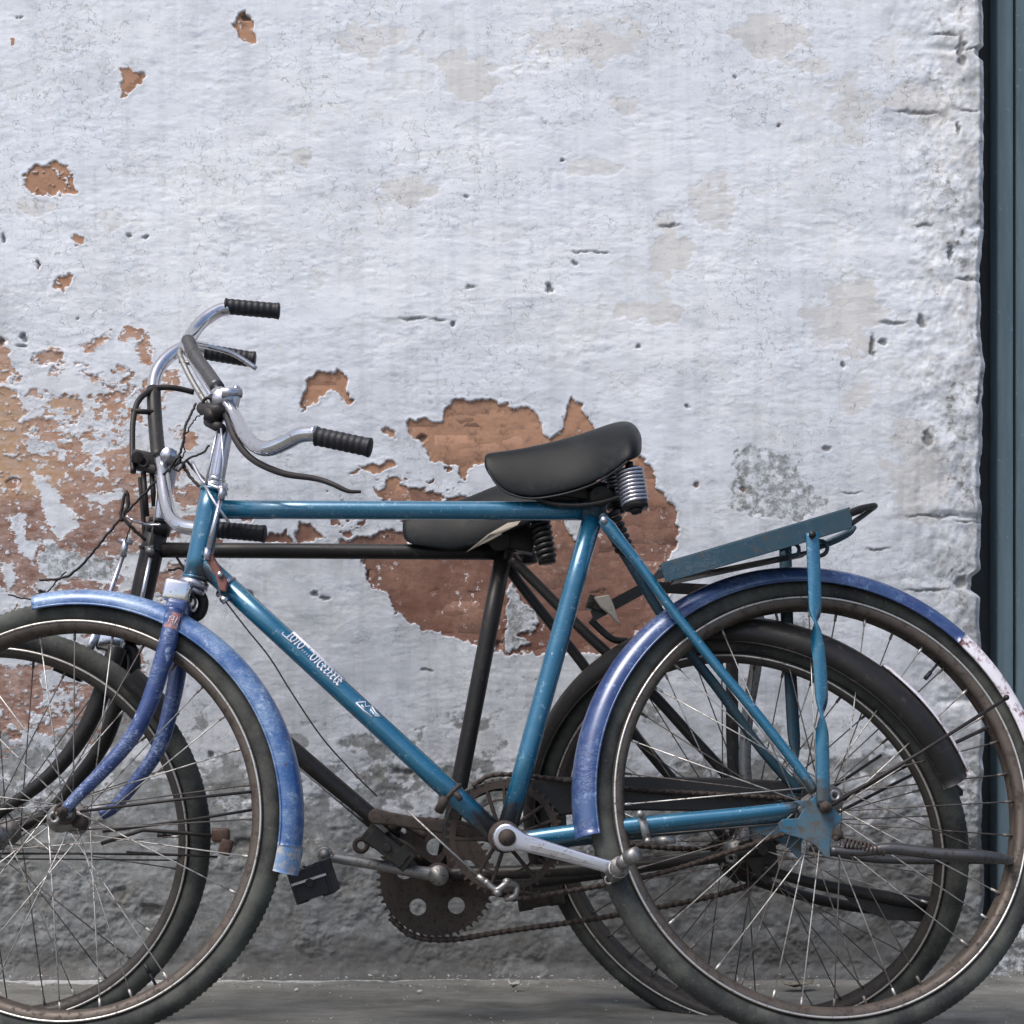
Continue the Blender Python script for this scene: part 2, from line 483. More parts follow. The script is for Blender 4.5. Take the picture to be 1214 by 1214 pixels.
# ------------------------------------------------------------------ wheels
WHEEL_M = {}
def make_wheel(parent, centre, yaw, lean, rlip, rtyre, rim_mat, n_spokes, tread=False, missing=(), hub_mat=None, hw=.045, shiny=.5):
    w = bpy.data.objects.new('wheel', None)
    w.empty_display_size = .03
    scene.collection.objects.link(w)
    w.parent = parent
    Mx = axis_matrix(yaw, lean)
    w.matrix_local = Matrix.Translation(centre - origin_of(parent)) @ Mx
    WHEEL_M[w.name] = Matrix.Translation(centre - origin_of(parent)) @ Mx
    # tyre
    tc = rtyre - .0175
    prof = []
    for k in range(18):
        a = 2 * math.pi * k / 18
        prof.append((tc + .0185 * math.cos(a), .0185 * math.sin(a)))
    def knob(i, j):
        a = 2 * math.pi * j / 18
        c = math.cos(a)
        if c > .35:
            return (.0 if (i % 2) else -.0022) * (1 if tread else .45) + (.0010 if j % 2 else 0)
        return 0
    V, F = revolve(prof, 400, rad=knob)
    link_mesh('tyre', V, F, M['tyre'], w, local=True)
    # rim: a Westwood section, and its bright rolled edges in a second material
    pr = [(rlip + .004, .0135), (rlip + .001, .0165), (rlip - .004, .0170), (rlip - .010, .0150), (rlip - .015, .0095), (rlip - .012, .004),
          (rlip - .011, 0), (rlip - .012, -.004), (rlip - .015, -.0095), (rlip - .010, -.0150), (rlip - .004, -.0170), (rlip + .001, -.0165), (rlip + .004, -.0135),
          (rlip - .008, -.010), (rlip - .008, .010)]
    a = revolve(pr, 200)
    lips = []
    for s in (-1, 1):
        lips.append(revolve([(rlip + .0018 * math.cos(t), s * .0172 + .0018 * math.sin(t)) for t in [k * math.pi / 4 for k in range(8)]], 200))
    nb = len(a[1])
    V, F = join(a, *lips)
    rim = link_mesh('rim', V, F, [rim_mat, M['lip']], w, local=True)
    idx = [0] * nb + [1] * (len(rim.data.polygons) - nb)
    rim.data.polygons.foreach_set("material_index", idx)
    # hub
    V, F = join(revolve([(.004, -hw - .012), (.009, -hw - .012), (.010, -hw - .003), (.006, -hw), (.013, -hw + .004), (.013, -hw + .010), (.021, -hw + .012), (.021, -hw + .015),
                         (.012, -hw + .020), (.011, hw - .020), (.021, hw - .015), (.021, hw - .012), (.013, hw - .010), (.013, hw - .004), (.006, hw), (.010, hw + .003), (.009, hw + .012), (.004, hw + .012)], 24))
    link_mesh('hub', V, F, hub_mat or M['steel'], w, local=True)
    # spokes: four shared meshes, copied round the hub
    protos = []
    rr = rlip - .013
    for side in (-1, 1):
        for lead in (-1, 1):
            th = lead * 1.35
            p0 = Vector((.019 * math.cos(th), side * (hw - .013), .019 * math.sin(th)))
            p1 = Vector((rr, side * .003, 0))
            mids = [p0, (p0 + p1) / 2, p1]
            V, F = join(sweep(mids, .00105, 6), rod(p1 - (p1 - p0).normalized() * .014, p1, .0021, 6))
            me = bpy.data.meshes.new('spoke')
            me.from_pydata([tuple(v) for v in V], [], F)
            me.polygons.foreach_set("use_smooth", [True] * len(me.polygons))
            mats = []
            for mm in (M['spoke'], M['spoke_dark']):
                m2 = me.copy()
                m2.materials.append(mm)
                mats.append(m2)
            protos.append(mats)
    for i in range(n_spokes):
        if i in missing:
            continue
        kind = protos[(i % 2) * 2 + (i // 2) % 2]
        o = bpy.data.objects.new('spoke', kind[0 if random.random() < shiny else 1])
        o.rotation_euler = (0, 2 * math.pi * (i + random.uniform(-.06, .06)) / n_spokes, 0)
        scene.collection.objects.link(o)
        o.parent = w
    # valve
    V, F = join(rod((rlip - .014, 0, 0), (rlip - .045, 0, 0), .0022, 8), rod((rlip - .036, 0, 0), (rlip - .05, 0, 0), .0034, 8))
    v = link_mesh('valve', V, F, M['rubber'], w, local=True)
    return w, v

def fender(parent, wheel, a0, a1, r, mat, tail=None, tail_mat=None, half=.028, drop=.030, flare=0, name='fender', n=80, tail_drop=None, shift=0.0):
    """mudguard: a crowned channel following the wheel between two angles (degrees, anticlockwise seen by the camera)"""
    sec = []
    for k in range(13):
        t = math.pi * k / 12
        sec.append((r - drop + drop * (math.sin(t) ** .75), half * math.cos(t)))
    inner = [(q[0] - .0016, q[1] * .95) for q in sec][::-1]
    def arc(b0, b1, mt, nm, par, sec=sec, inner=inner, drop=drop):
        V, F = revolve(sec + inner, n, math.radians(b0), math.radians(b1), cap=True)
        for s in (-1, 1):
            bead = [(r - drop + .0018 * math.cos(t), s * half + .0018 * math.sin(t)) for t in [k * math.pi / 3 for k in range(6)]]
            V, F = join((V, F), revolve(bead, n, math.radians(b0), math.radians(b1), cap=True))
        # place into the wheel's frame, as a child of the bicycle
        Mw = WHEEL_M[wheel.name]
        V = [Mw @ v + Vector((shift, 0, 0)) for v in V]
        return link_mesh(nm, V, F, mt, par, local=True)
    f = arc(a0, a1, mat, name, parent)
    if tail:
        if tail_drop:
            s2 = [(r - tail_drop + tail_drop * (math.sin(math.pi * k / 12) ** .75), half * math.cos(math.pi * k / 12)) for k in range(13)]
            arc(tail[0], tail[1], tail_mat, 'mudguard_tail', f, s2, [(q[0] - .0016, q[1] * .95) for q in s2][::-1], tail_drop)
        else:
            arc(tail[0], tail[1], tail_mat, 'mudguard_tail', f)
    return f

def coil(a, b, r, wire, turns, seg=6):
    a, b = Vector(a), Vector(b)
    t = (b - a).normalized()
    x = t.orthogonal().normalized()
    y = t.cross(x)
    n = int(turns * 14)
    pts = []
    for i in range(n + 1):
        f = i / n
        an = 2 * math.pi * turns * f
        pts.append(a + (b - a) * f + (x * math.cos(an) + y * math.sin(an)) * r)
    return sweep(pts, wire, seg)

def ring(c, axis, r, wire, seg=24, ws=8):
    axis = Vector(axis).normalized()
    x = axis.orthogonal().normalized()
    y = axis.cross(x)
    pts = [Vector(c) + (x * math.cos(2 * math.pi * i / seg) + y * math.sin(2 * math.pi * i / seg)) * r for i in range(seg + 1)]
    return sweep(pts, wire, ws)

def grip(a, b, parent, r=.0125):
    a, b = Vector(a), Vector(b)
    n = 60
    pts, rad = [], []
    for i in range(n + 1):
        f = i / n
        pts.append(a.lerp(b, f))
        q = r * (1.02 + .035 * math.sin(f * 2 * math.pi * 9))
        if f < .04 or f > .94:
            q = r * 1.10
        if f == 1:
            q = r * .7
        if f == 0:
            q = r * .8
        rad.append(q)
    V, F = sweep(pts, rad, 16)
    g = link_mesh('grip', V, F, M['rubber'], parent)
    return g

def saddle_mesh(conv, st, name, mat, parent, sub=2):
    """st = list of (u, v_top, v_bottom, half width)"""
    V, F = [], []
    K = 10
    for (u, vt, vb, w) in st:
        r = vb - vt
        sec = [(vt + .05 * r, .55), (vt, .1), (vt + .10 * r, -.35), (vt + .35 * r, -.72), (vt + .68 * r, -.96), (vt + .93 * r, -1.0),
               (vt + 1.0 * r, -.93), (vt + .80 * r, -.5), (vt + .80 * r, .5), (vt + .75 * r, .95)]
        for vv, o in sec:
            V.append(conv(u, vv, o * w))
    n = len(st)
    for i in range(n - 1):
        for k in range(K):
            F.append((i * K + k, i * K + (k + 1) % K, (i + 1) * K + (k + 1) % K, (i + 1) * K + k))
    F.append(tuple(range(K))[::-1])
    F.append(tuple((n - 1) * K + k for k in range(K)))
    o = link_mesh(name, V, F, mat, parent)
    s = o.modifiers.new("subdivision", 'SUBSURF')
    s.levels = s.render_levels = sub
    return o

def chainwheel(conv, u, v, o, R, parent, holes, mat, teeth=44, arms=0, name='chainwheel'):
    c = conv(u, v, o)
    parts = []
    if holes:      # disc with round holes: rings of quads between the rim and the hole edges
        ri = R * .93
        N = 88
        VV, FF = [], []
        # polar grid with holes left out by distance
        NR = 26
        hr, hc = R * .145, R * .56
        vid = {}
        for a in range(N):
            for q in range(NR + 1):
                rr = R * (.10 + .84 * q / NR)
                an = 2 * math.pi * a / N
                x, z = rr * math.cos(an), rr * math.sin(an)
                for h in range(holes):
                    ha = 2 * math.pi * h / holes + .35
                    hx, hz = hc * math.cos(ha), hc * math.sin(ha)
                    dd = math.hypot(x - hx, z - hz)
                    if dd < hr * 1.25 and dd > hr * .7:
                        x, z = hx + (x - hx) / dd * hr, hz + (z - hz) / dd * hr
                vid[(a, q)] = len(VV)
                VV.append(Vector((x, -.0016, z)))
        def inhole(p):
            for h in range(holes):
                ha = 2 * math.pi * h / holes + .35
                if math.hypot(p.x - hc * math.cos(ha), p.z - hc * math.sin(ha)) < hr * .93:
                    return True
            return False
        for a in range(N):
            for q in range(NR):
                ids = (vid[(a, q)], vid[(a, q + 1)], vid[((a + 1) % N, q + 1)], vid[((a + 1) % N, q)])
                m = (VV[ids[0]] + VV[ids[1]] + VV[ids[2]] + VV[ids[3]]) / 4
                if not inhole(m):
                    FF.append(ids)
        n0 = len(VV)
        VV2 = [Vector((p.x, .0016, p.z)) for p in VV]
        parts.append((VV + VV2, FF + [tuple(i + n0 for i in f)[::-1] for f in FF]))
    else:
        for k in range(arms):
            an = 2 * math.pi * k / arms + .5
            for off in (-.006, .006):
                t = Vector((-math.sin(an), 0, math.cos(an))) * off
                parts.append(rod(Vector((.015 * math.cos(an), 0, .015 * math.sin(an))) + t, Vector((R * .86 * math.cos(an), 0, R * .86 * math.sin(an))) + t * 2.2, .003, 6))
        parts.append(revolve([(R * .62, -.002), (R * .66, -.002), (R * .66, .002), (R * .62, .002)], 48))
        parts.append(revolve([(.010, -.008), (.024, -.004), (.024, .004), (.010, .008)], 24))
    prof = [(R * .84, -.002), (R * .95, -.002), (R * .95, .002), (R * .84, .002)]
    parts.append(revolve(prof, 88))
    N = teeth
    for k in range(N):
        an = 2 * math.pi * k / N
        cs, sn = math.cos(an), math.sin(an)
        x, t = Vector((cs, 0, sn)), Vector((-sn, 0, cs))
        b = [x * R * .94 - t * .0035, x * R * .94 + t * .0035, x * R * 1.02 + t * .0012, x * R * 1.02 - t * .0012]
        parts.append(plate(b, Vector((0, -.001, 0)), Vector((0, .001, 0))))
    V, F = join(*parts)
    V = [c + v for v in V]
    return link_mesh(name, V, F, mat, parent, smooth=False)

def chain(pts, parent, mat, r=.0042):
    pts = catmull([Vector(p) for p in pts], 10)
    L = [0]
    for a, b in zip(pts, pts[1:]):
        L.append(L[-1] + (b - a).length)
    n = int(L[-1] / .0127)
    parts = []
    last = None
    for i in range(n + 1):
        s = L[-1] * i / n
        k = max(j for j in range(len(L)) if L[j] <= s + 1e-9)
        k = min(k, len(pts) - 2)
        p = pts[k].lerp(pts[k + 1], (s - L[k]) / max(1e-9, L[k + 1] - L[k]))
        if last is not None:
            o = Vector((0, .0022 if i % 2 else .0038, 0))
            for sg in (-1, 1):
                parts.append(sweep([last + o * sg, last.lerp(p, .5) + o * sg, p + o * sg], [r, r * .7, r], 6))
        last = p
    V, F = join(*parts)
    return link_mesh('chain', V, F, mat, parent)

# ------------------------------------------------------------------ noise fields for the plaster
_rng = np.random.default_rng(11)
_tab = _rng.random((257, 257))
_tab[256] = _tab[0]; _tab[:, 256] = _tab[:, 0]
def vnoise(x, y, s=0):
    x = x + s * 37.7; y = y + s * 19.3
    xi, yi = np.floor(x), np.floor(y)
    fx, fy = x - xi, y - yi
    xi, yi = xi.astype(int) % 256, yi.astype(int) % 256
    fx = fx * fx * (3 - 2 * fx); fy = fy * fy * (3 - 2 * fy)
    a, b, c, d = _tab[xi, yi], _tab[xi + 1, yi], _tab[xi, yi + 1], _tab[xi + 1, yi + 1]
    return (a * (1 - fx) + b * fx) * (1 - fy) + (c * (1 - fx) + d * fx) * fy
def fbm(x, y, o=5, s=0, g=.55):
    t, a, n = 0, 1, 0
    for i in range(o):
        t = t + a * vnoise(x * 2 ** i, y * 2 ** i, s + i); n += a; a *= g
    return t / n
def sstep(a, b, x):
    t = np.clip((x - a) / (b - a), 0, 1)
    return t * t * (3 - 2 * t)

WALL_Y = .6
WD = D0 + WALL_Y
# grid columns and rows in photo pixels on the wall face (dense where the photograph shows it)
def graded(lo, hi, step, outlo, outhi):
    a = list(np.arange(lo, hi + step, step))
    x, s = lo, step
    left = []
    while x > outlo:
        s *= 1.35; x -= s; left.append(x)
    x, s = a[-1], step
    right = []
    while x < outhi:
        s *= 1.35; x += s; right.append(x)
    return np.array(left[::-1] + a + right)
us = graded(-14, 1165, 1.32, -1900, 0)
vs = graded(-14, 1182, 1.32, -1100, 1185)
U, V_ = np.meshgrid(us, vs, indexing='ij')

PEEL = [
 [(288,15),(298,18),(302,32),(307,48),(300,50),(288,46),(275,38),(278,28)],
 [(143,82),(160,84),(167,92),(163,104),(152,112),(143,115),(141,107),(147,97)],
 [(28,218),(36,198),(60,194),(68,191),(80,196),(86,215),(90,230),(72,230),(52,231),(35,226)],
 [(12,46),(18,46),(21,52),(16,56)], [(84,280),(94,278),(98,288),(88,291)], [(41,310),(47,313),(44,318)],
 [(63,342),(70,328),(88,326),(84,336),(76,346),(66,345)],
 [(145,388),(160,390),(176,396),(178,420),(176,432),(166,425),(163,412),(152,408),(143,404)],
 [(360,488),(358,470),(366,452),(378,442),(400,439),(410,446),(411,460),(420,478),(412,478),(405,466),(395,460),(386,462),(382,472),(370,478)],
 [(450,510),(458,505),(468,510),(467,518),(455,516)],
 [(484,500),(500,496),(522,500),(533,478),(537,470),(560,475),(575,473),(600,480),(635,487),(640,502),(650,518),(664,512),(672,490),(676,471),(690,480),
  (698,495),(705,512),(740,530),(765,545),(775,560),(782,580),(800,600),(804,625),(800,650),(790,662),(800,690),(780,730),(735,770),(700,775),(660,775),
  (628,775),(600,777),(590,772),(560,765),(525,752),(490,740),(470,725),(460,705),(440,695),(430,668),(428,655),(470,648),(560,652),(640,660),(640,600),(600,552),(575,548),(540,552),(512,545),(500,525),(484,515)],
 [(0,458),(22,464),(28,480),(24,500),(28,530),(45,552),(62,545),(80,548),(100,560),(110,572),(140,566),(150,552),(166,545),(160,590),(100,603),(60,592),(30,603),(-20,610),(-20,458)],
 [(-20,600),(60,597),(95,592),(160,592),(185,605),(185,650),(150,655),(90,662),(85,640),(60,630),(30,640),(15,660),(-20,650)],
 [(-20,640),(20,655),(50,650),(45,690),(40,712),(20,702),(-20,690)],
 [(200,578),(262,570),(262,588),(235,600),(215,603)], [(175,680),(232,668),(236,700),(200,712),(172,702)], [(232,640),(262,640),(262,655),(232,655)],
 [(-20,790),(45,790),(52,830),(30,862),(-20,850)], [(80,830),(110,840),(118,868),(85,852)], [(100,700),(160,700),(165,725),(110,730)],
 [(148,770),(172,765),(170,800),(158,808)],
 [(58,478),(70,467),(90,470),(101,485),(92,495),(70,488)], [(42,482),(60,488),(72,502),(52,496)], [(38,420),(50,416),(75,418),(74,430),(48,434)],
 [(95,410),(118,396),(133,392),(126,406),(104,418)], [(-20,405),(8,400),(15,430),(10,452),(-20,456)], [(100,442),(121,445),(112,453)],
 [(122,470),(148,480),(142,492),(128,486)], [(60,437),(70,435),(70,444),(61,444)], [(190,440),(214,441),(214,460),(196,463)],
 [(425,555),(460,545),(470,552),(440,562)], [(440,577),(490,580),(530,590),(500,600),(450,590)],
 [(310,635),(340,630),(350,641),(320,643)], [(355,616),(366,622),(386,640),(350,642)], [(400,640),(480,633),(485,648),(400,650)], [(280,610),(300,612),(296,622)],
 
]
KEEP = [  # islands of plaster left inside the peeled areas
 [(150,404),(160,402),(163,411),(152,412)],
 [(608,690),(622,715),(640,728),(632,745),(612,752),(628,765),(600,772),(598,745),(603,715),(600,700)],
 [(12,615),(30,608),(28,640),(45,645),(40,670),(20,650)], [(40,560),(64,575),(80,600),(95,620),(70,640),(50,610)], [(0,660),(14,668),(20,690),(5,700)],
 [(100,585),(150,580),(150,592),(110,598)], [(655,575),(690,590),(700,640),(680,640),(660,600)],
 [(60,640),(85,655),(130,660),(120,680),(60,690),(45,670)],
]
OCHRE = [((0,510),34,75),((30,565),60,28),((70,480),30,18)]
GREY = [
 [(868,538),(895,524),(912,531),(935,536),(955,562),(985,600),(950,618),(880,612),(862,600),(868,560)],
 [(240,918),(268,903),(300,900),(325,945),(300,965),(250,962)],
 [(608,690),(622,715),(640,728),(632,745),(612,752),(628,765),(600,772),(598,745),(603,715),(600,700)],
 [(455,905),(520,908),(520,930),(470,928)], [(40,650),(85,640),(150,670),(140,690),(60,690)],
 [(890,735),(960,730),(990,770),(930,780)],
]
TAN = [((450,45),55,22,.5),((555,92),48,26,.6),((700,50),70,26,.6),((915,42),45,26,.6),((960,75),30,14,.5),((1010,120),28,50,.5),((485,228),36,16,.6),
 ((357,185),14,14,.6),((40,246),30,10,.5),((128,262),26,18,.4),((160,300),14,50,.3),((848,240),28,40,.5),((792,300),26,34,.7),((780,372),40,16,.8),
 ((1012,372),34,50,.7),((1018,470),18,26,.7),((450,215),50,14,.3),((740,125),24,14,.5),((1090,560),38,60,.6),((975,385),20,30,.5),((790,260),14,20,.4),
 ((955,120),40,30,.35),((1060,60),30,30,.4),((1100,120),50,24,.6),((700,200),40,10,.5),((375,320),14,24,.35),((330,290),20,30,.25),((640,620),40,30,.5),((1110,420),60,60,.35)]
HOLES = [(293,20,6,4),(166,88,4,4),(153,278,4,3),(171,280,4,3),(4,282,3,6),(44,313,3,3),(20,20,1.5,1.5),(24,21,2,2),(554,233,5,2),(669,190,2,3),(652,341,3,6),(558,340,7,2),
 (795,268,12,4),(712,298,12,3),(690,298,14,2),(681,311,4,3),(924,150,3,2.5),(872,92,2,2),(490,378,18,4),(520,379,12,3),(537,384,3,4),(757,412,4,3),(999,432,2.5,4),(1048,405,6,4),
 (1095,267,14,3.5),(1152,58,16,2.5),(1148,131,12,3),(1085,133,26,4),(1148,330,12,5),(1136,152,2,8),(1093,380,6,8),(1060,382,16,5),(1110,612,40,3.5),(1150,618,20,3),
 (1040,651,14,3),(1100,520,6,12),(980,532,6,3),(826,575,3,3),(815,480,3,3),(1150,690,12,14),(1100,700,30,3),(1010,585,14,2),(0,404,6,6),(28,400,4,5),(26,410,6,3),(92,378,2,2),
 (15,572,9,7),(500,519,6,5),(375,705,5,4),(385,710,8,3),(505,795,8,2),(590,765,10,5),(440,680,5,4),(295,705,6,5),(480,915,16,6),(205,993,3,3),(225,1012,8,5),(290,1000,14,8),
 (390,1050,20,6),(250,895,5,4),(140,1060,14,8),(180,1080,18,8),(1160,470,3,14),(880,580,3,3),(1035,410,4,14),(1128,300,3,10),(1140,60,5,22),(1120,40,18,4)]

def sdf_max(F, poly, sign=1, warp=3.0, seed=0):
    poly = np.array(poly, float)
    lo, hi = poly.min(0) - 14, poly.max(0) + 14
    i0, i1 = np.searchsorted(us, lo[0]), np.searchsorted(us, hi[0])
    j0, j1 = np.searchsorted(vs, lo[1]), np.searchsorted(vs, hi[1])
    if i1 - i0 < 1 or j1 - j0 < 1:
        return
    X, Y = U[i0:i1, j0:j1], V_[i0:i1, j0:j1]
    X = X + WX[i0:i1, j0:j1] * warp
    Y = Y + WY[i0:i1, j0:j1] * warp
    d = np.full(X.shape, 1e9)
    ins = np.zeros(X.shape, bool)
    n = len(poly)
    for k in range(n):
        ax, ay = poly[k]; bx, by = poly[(k + 1) % n]
        ex, ey = bx - ax, by - ay
        t = np.clip(((X - ax) * ex + (Y - ay) * ey) / (ex * ex + ey * ey + 1e-9), 0, 1)
        d = np.minimum(d, np.hypot(X - ax - t * ex, Y - ay - t * ey))
        c = ((ay > Y) != (by > Y)) & (X < (bx - ax) * (Y - ay) / (by - ay + 1e-12) + ax)
        ins ^= c
    s = np.clip(np.where(ins, d, -d), -12, 12)
    if sign > 0:
        F[i0:i1, j0:j1] = np.maximum(F[i0:i1, j0:j1], s)
    else:
        F[i0:i1, j0:j1] = np.minimum(F[i0:i1, j0:j1], -s)

WX = (fbm(U / 9, V_ / 9, 4, 3) - .5) * 4.5
WY = (fbm(U / 9, V_ / 9, 4, 23) - .5) * 4.5
F = np.full(U.shape, -12.0)
for q in PEEL:
    sdf_max(F, q)
# ragged flaking in the lower left and behind the frames
zone = np.clip(1 - np.hypot((U - 70) / 190, (V_ - 590) / 170), 0, 1) + .45 * np.clip(1 - np.hypot((U - 520) / 140, (V_ - 600) / 60), 0, 1) + .8 * np.clip(1 - np.hypot((U - 60) / 120, (V_ - 830) / 70), 0, 1)
sp = fbm(U / 17, V_ / 13, 5, 41, .62)
F = np.maximum(F, np.clip((sp - .625 + .16 * sstep(0, .8, zone)) * 60, -12, 6) * (zone > 0) - 12 * (zone <= 0))
for q in KEEP:
    sdf_max(F, q, -1)
F = np.where((F > 0) & (fbm(U / 7, V_ / 5, 4, 77, .6) > .66) & (U < 260), -3, F)
OC = np.zeros(U.shape)
for (c, rx, ry) in [(a, b, d) for a, b, d in OCHRE]:
    OC = np.maximum(OC, sstep(1.25, .5, np.hypot((U - c[0]) / rx, (V_ - c[1]) / ry)))
G = np.full(U.shape, -12.0)
for q in GREY:
    sdf_max(G, q, 1, 4)
greyf = sstep(-4, 4, G) * .50
low = sstep(730, 1090, V_ + (fbm(U / 60, V_ / 40, 4, 9) - .5) * 240 - 40 * (U > 640))
greyf = np.maximum(greyf, np.clip(low * 1.05 + (fbm(U / 34, V_ / 26, 5, 10, .62) - .5) * 2.0 * sstep(0, .4, low) * sstep(1120, 900, V_), 0, 1))
right = sstep(1020, 1130, U + (fbm(U / 40, V_ / 40, 4, 15) - .5) * 80)
greyf = np.maximum(greyf, right * .28 + .14 * right * sstep(.45, .58, fbm(U / 30, V_ / 50, 5, 16, .62)))
greyf = np.maximum(greyf, .30 * sstep(420, 760, V_))
dirt_shade = .10 * sstep(.5, .66, fbm(U / 9, V_ / 150, 4, 59)) + .50 * sstep(250, 900, V_ + (fbm(U / 120, V_ / 80, 4, 55) - .5) * 260) + .12 * sstep(.5, .7, fbm(U / 60, V_ / 30, 4, 56))  # dirt streaks and patches; darkening downwards is partly shade put into the colour
T = np.zeros(U.shape)
TN = fbm(U / 24, V_ / 16, 5, 52, .62)
for (c, rx, ry, s) in TAN:
    T = np.maximum(T, s * sstep(-.15, .35, 1.05 - np.hypot((U - c[0]) / rx + WX * .10, (V_ - c[1]) / ry + WY * .10) + (TN - .5) * 1.9))
T = np.maximum(T, .30 * sstep(.52, .60, fbm(U / 60, V_ / 36, 5, 51, .62)) * sstep(1000, 700, V_))
T = np.maximum(T, right * .38)
# cracks: thin valleys of a warped field
cr = np.abs(fbm(U / 38 + WX * .12, V_ / 30 + WY * .12, 4, 61) - .5)
crz = sstep(.42, .55, fbm(U / 110, V_ / 90, 3, 63))
crack = (cr < .0040 + .002 * right) * crz
grime_shade = np.zeros(U.shape)
pit = np.zeros(U.shape)
for (hx, hy, rx, ry) in HOLES:
    if rx >= 12 and hy < 960:
        ry *= .55
    q = np.hypot((U - hx + WX * 2.2) / rx, (V_ - hy + WY * 1.6) / ry)
    k = sstep(1.25, .55, q)
    pit = np.maximum(pit, k * np.clip(ry / 5, .4, 1))
    grime_shade = np.maximum(grime_shade, k * .7)
    grime_shade = np.maximum(grime_shade, .28 * sstep(2.6, .8, q) * (rx > 10))
grime_shade = np.maximum(grime_shade, crack * .25)
edge_dark = sstep(-1.6, -.2, F) * sstep(1.2, .2, F)  # dark rim along peel edges, recess shade put into the colour
grime_shade = np.maximum(grime_shade, edge_dark * .15 * (U > 270) * (fbm(U / 12, V_ / 12, 3, 70) > .45))
# dirt rising from the ground, with some shade put into the colour
grime_shade = np.maximum(grime_shade, .34 * sstep(960, 1160, V_ + (fbm(U / 50, V_ / 30, 4, 81) - .5) * 120))
grime_shade = np.maximum(grime_shade, .62 * sstep(1112, 1128, V_ + (fbm(U / 60, V_ / 20, 4, 82) - .5) * 26 + 10 * (U > 350)) * sstep(.35, .5, fbm(U / 40, V_ / 30, 3, 83) + .1))
grime_shade = np.maximum(grime_shade, .26 * right * sstep(.50, .62, fbm(U / 26, V_ / 26, 5, 84, .62)))
grime_shade = np.maximum(grime_shade, .38 * sstep(1120, 1162, U + (fbm(U / 20, V_ / 24, 4, 85) - .5) * 50) * sstep(.42, .6, fbm(U / 12, V_ / 30, 4, 89)))

grime_shade = np.maximum(grime_shade, .72 * sstep(590, 740, U + (fbm(U / 50, V_ / 50, 3, 87) - .5) * 120) * sstep(880, 1010, V_ + (fbm(U / 40, V_ / 30, 4, 86) - .5) * 160) * (.55 + .45 * sstep(.4, .6, fbm(U / 24, V_ / 18, 4, 88))))  # wall darkened at lower right, behind the rear wheels
# height (metres, positive = into the wall)
H = (fbm(U / 170, V_ / 120, 3, 1) - .5) * .006 + (fbm(U / 60, V_ / 24, 4, 2) - .5) * .0021 + (fbm(U / 16, V_ / 5, 4, 5, .62) - .5) * .0008 * (.5 + 1.2 * sstep(.4, .6, fbm(U / 90, V_ / 50, 3, 66)))
rough = sstep(820, 1000, V_)
H = H + rough * ((fbm(U / 34, V_ / 26, 4, 6, .5) - .5) * .009 + (fbm(U / 9, V_ / 8, 4, 26, .6) - .5) * .0042 * (.4 + 1.6 * sstep(.4, .6, fbm(U / 45, V_ / 35, 3, 27))))
H = H + right * ((fbm(U / 44, V_ / 38, 4, 7) - .5) * .014 + (fbm(U / 9, V_ / 12, 4, 18, .6) - .5) * .0042)
for jv in (58, 131, 208, 268, 330, 398, 470, 541, 612, 690, 760, 830, 905, 980, 1050):     # the stone courses telegraphing near the jamb
    wv = V_ + (fbm(U / 60, V_ * 0 + jv, 3, 19) - .5) * 16
    H = H + right * sstep(7, 0, np.abs(wv - jv)) * .0045 * sstep(1040, 1150, U) * sstep(.42, .60, fbm(U / 45, V_ * 0 + jv * 1.7, 3, 20))
pe = sstep(-.8, .8, F)
H = np.where(F > -1, np.clip(H, -.003, .0016), H) + pe * (np.where(U < 270, .0013, .0034) - np.clip(H, -.003, .0016) + (fbm(U / 26, V_ / 12, 4, 12) - .5) * .0022)
H = H - .0006 * sstep(-7, -1, F) * (1 - pe)                       # paint edge curls up a little
H = H + sstep(.25, .32, T) * .0005 * (F < -2) + (fbm(U / 30, V_ / 22, 5, 57, .65) > .56) * .00022 * (F < -2)
H = H + (greyf > .45) * .0006 + pit * .006 + crack * .0003
H = H + sstep(1140, 1168, V_) * -.012

# ragged right-hand edge of the wall
edge = 1165 + (fbm(V_ / 60, V_ * 0, 4, 31) - .5) * 14 - 12 * sstep(18, 6, np.abs(V_ - 691)) - 6 * sstep(10, 3, np.abs(V_ - 60))
edge = edge + sstep(780, 900, V_) * 2
X = (U - 607 + (edge - 1165) * sstep(1100, 1165, U)) * WD / FOC
Z = CAMZ - (V_ - 900) * WD / FOC
Yw = WALL_Y + H + .012 * sstep(1158, 1166, U)
nU, nV = U.shape
# fold back into the opening
extra = 10
Xe = np.repeat(X[-1:], extra, 0) + (fbm(np.arange(extra)[:, None] * .7, Z[-1:][0][None] * 30, 4, 33) - .5) * .010
Ye = Yw[-1:] + np.linspace(.012, .24, extra)[:, None]
Ze = np.repeat(Z[-1:], extra, 0)
ext = lambda A: np.concatenate([A, np.repeat(A[-1:], extra, 0)], 0)
X, Yw, Z = np.concatenate([X, Xe], 0), np.concatenate([Yw, Ye], 0), np.concatenate([Z, Ze], 0)
nU += extra
co = np.stack([X, Yw, Z], -1).reshape(-1, 3)
ii = np.arange(nU * nV).reshape(nU, nV)
quads = np.stack([ii[:-1, :-1], ii[:-1, 1:], ii[1:, 1:], ii[1:, :-1]], -1).reshape(-1, 4)

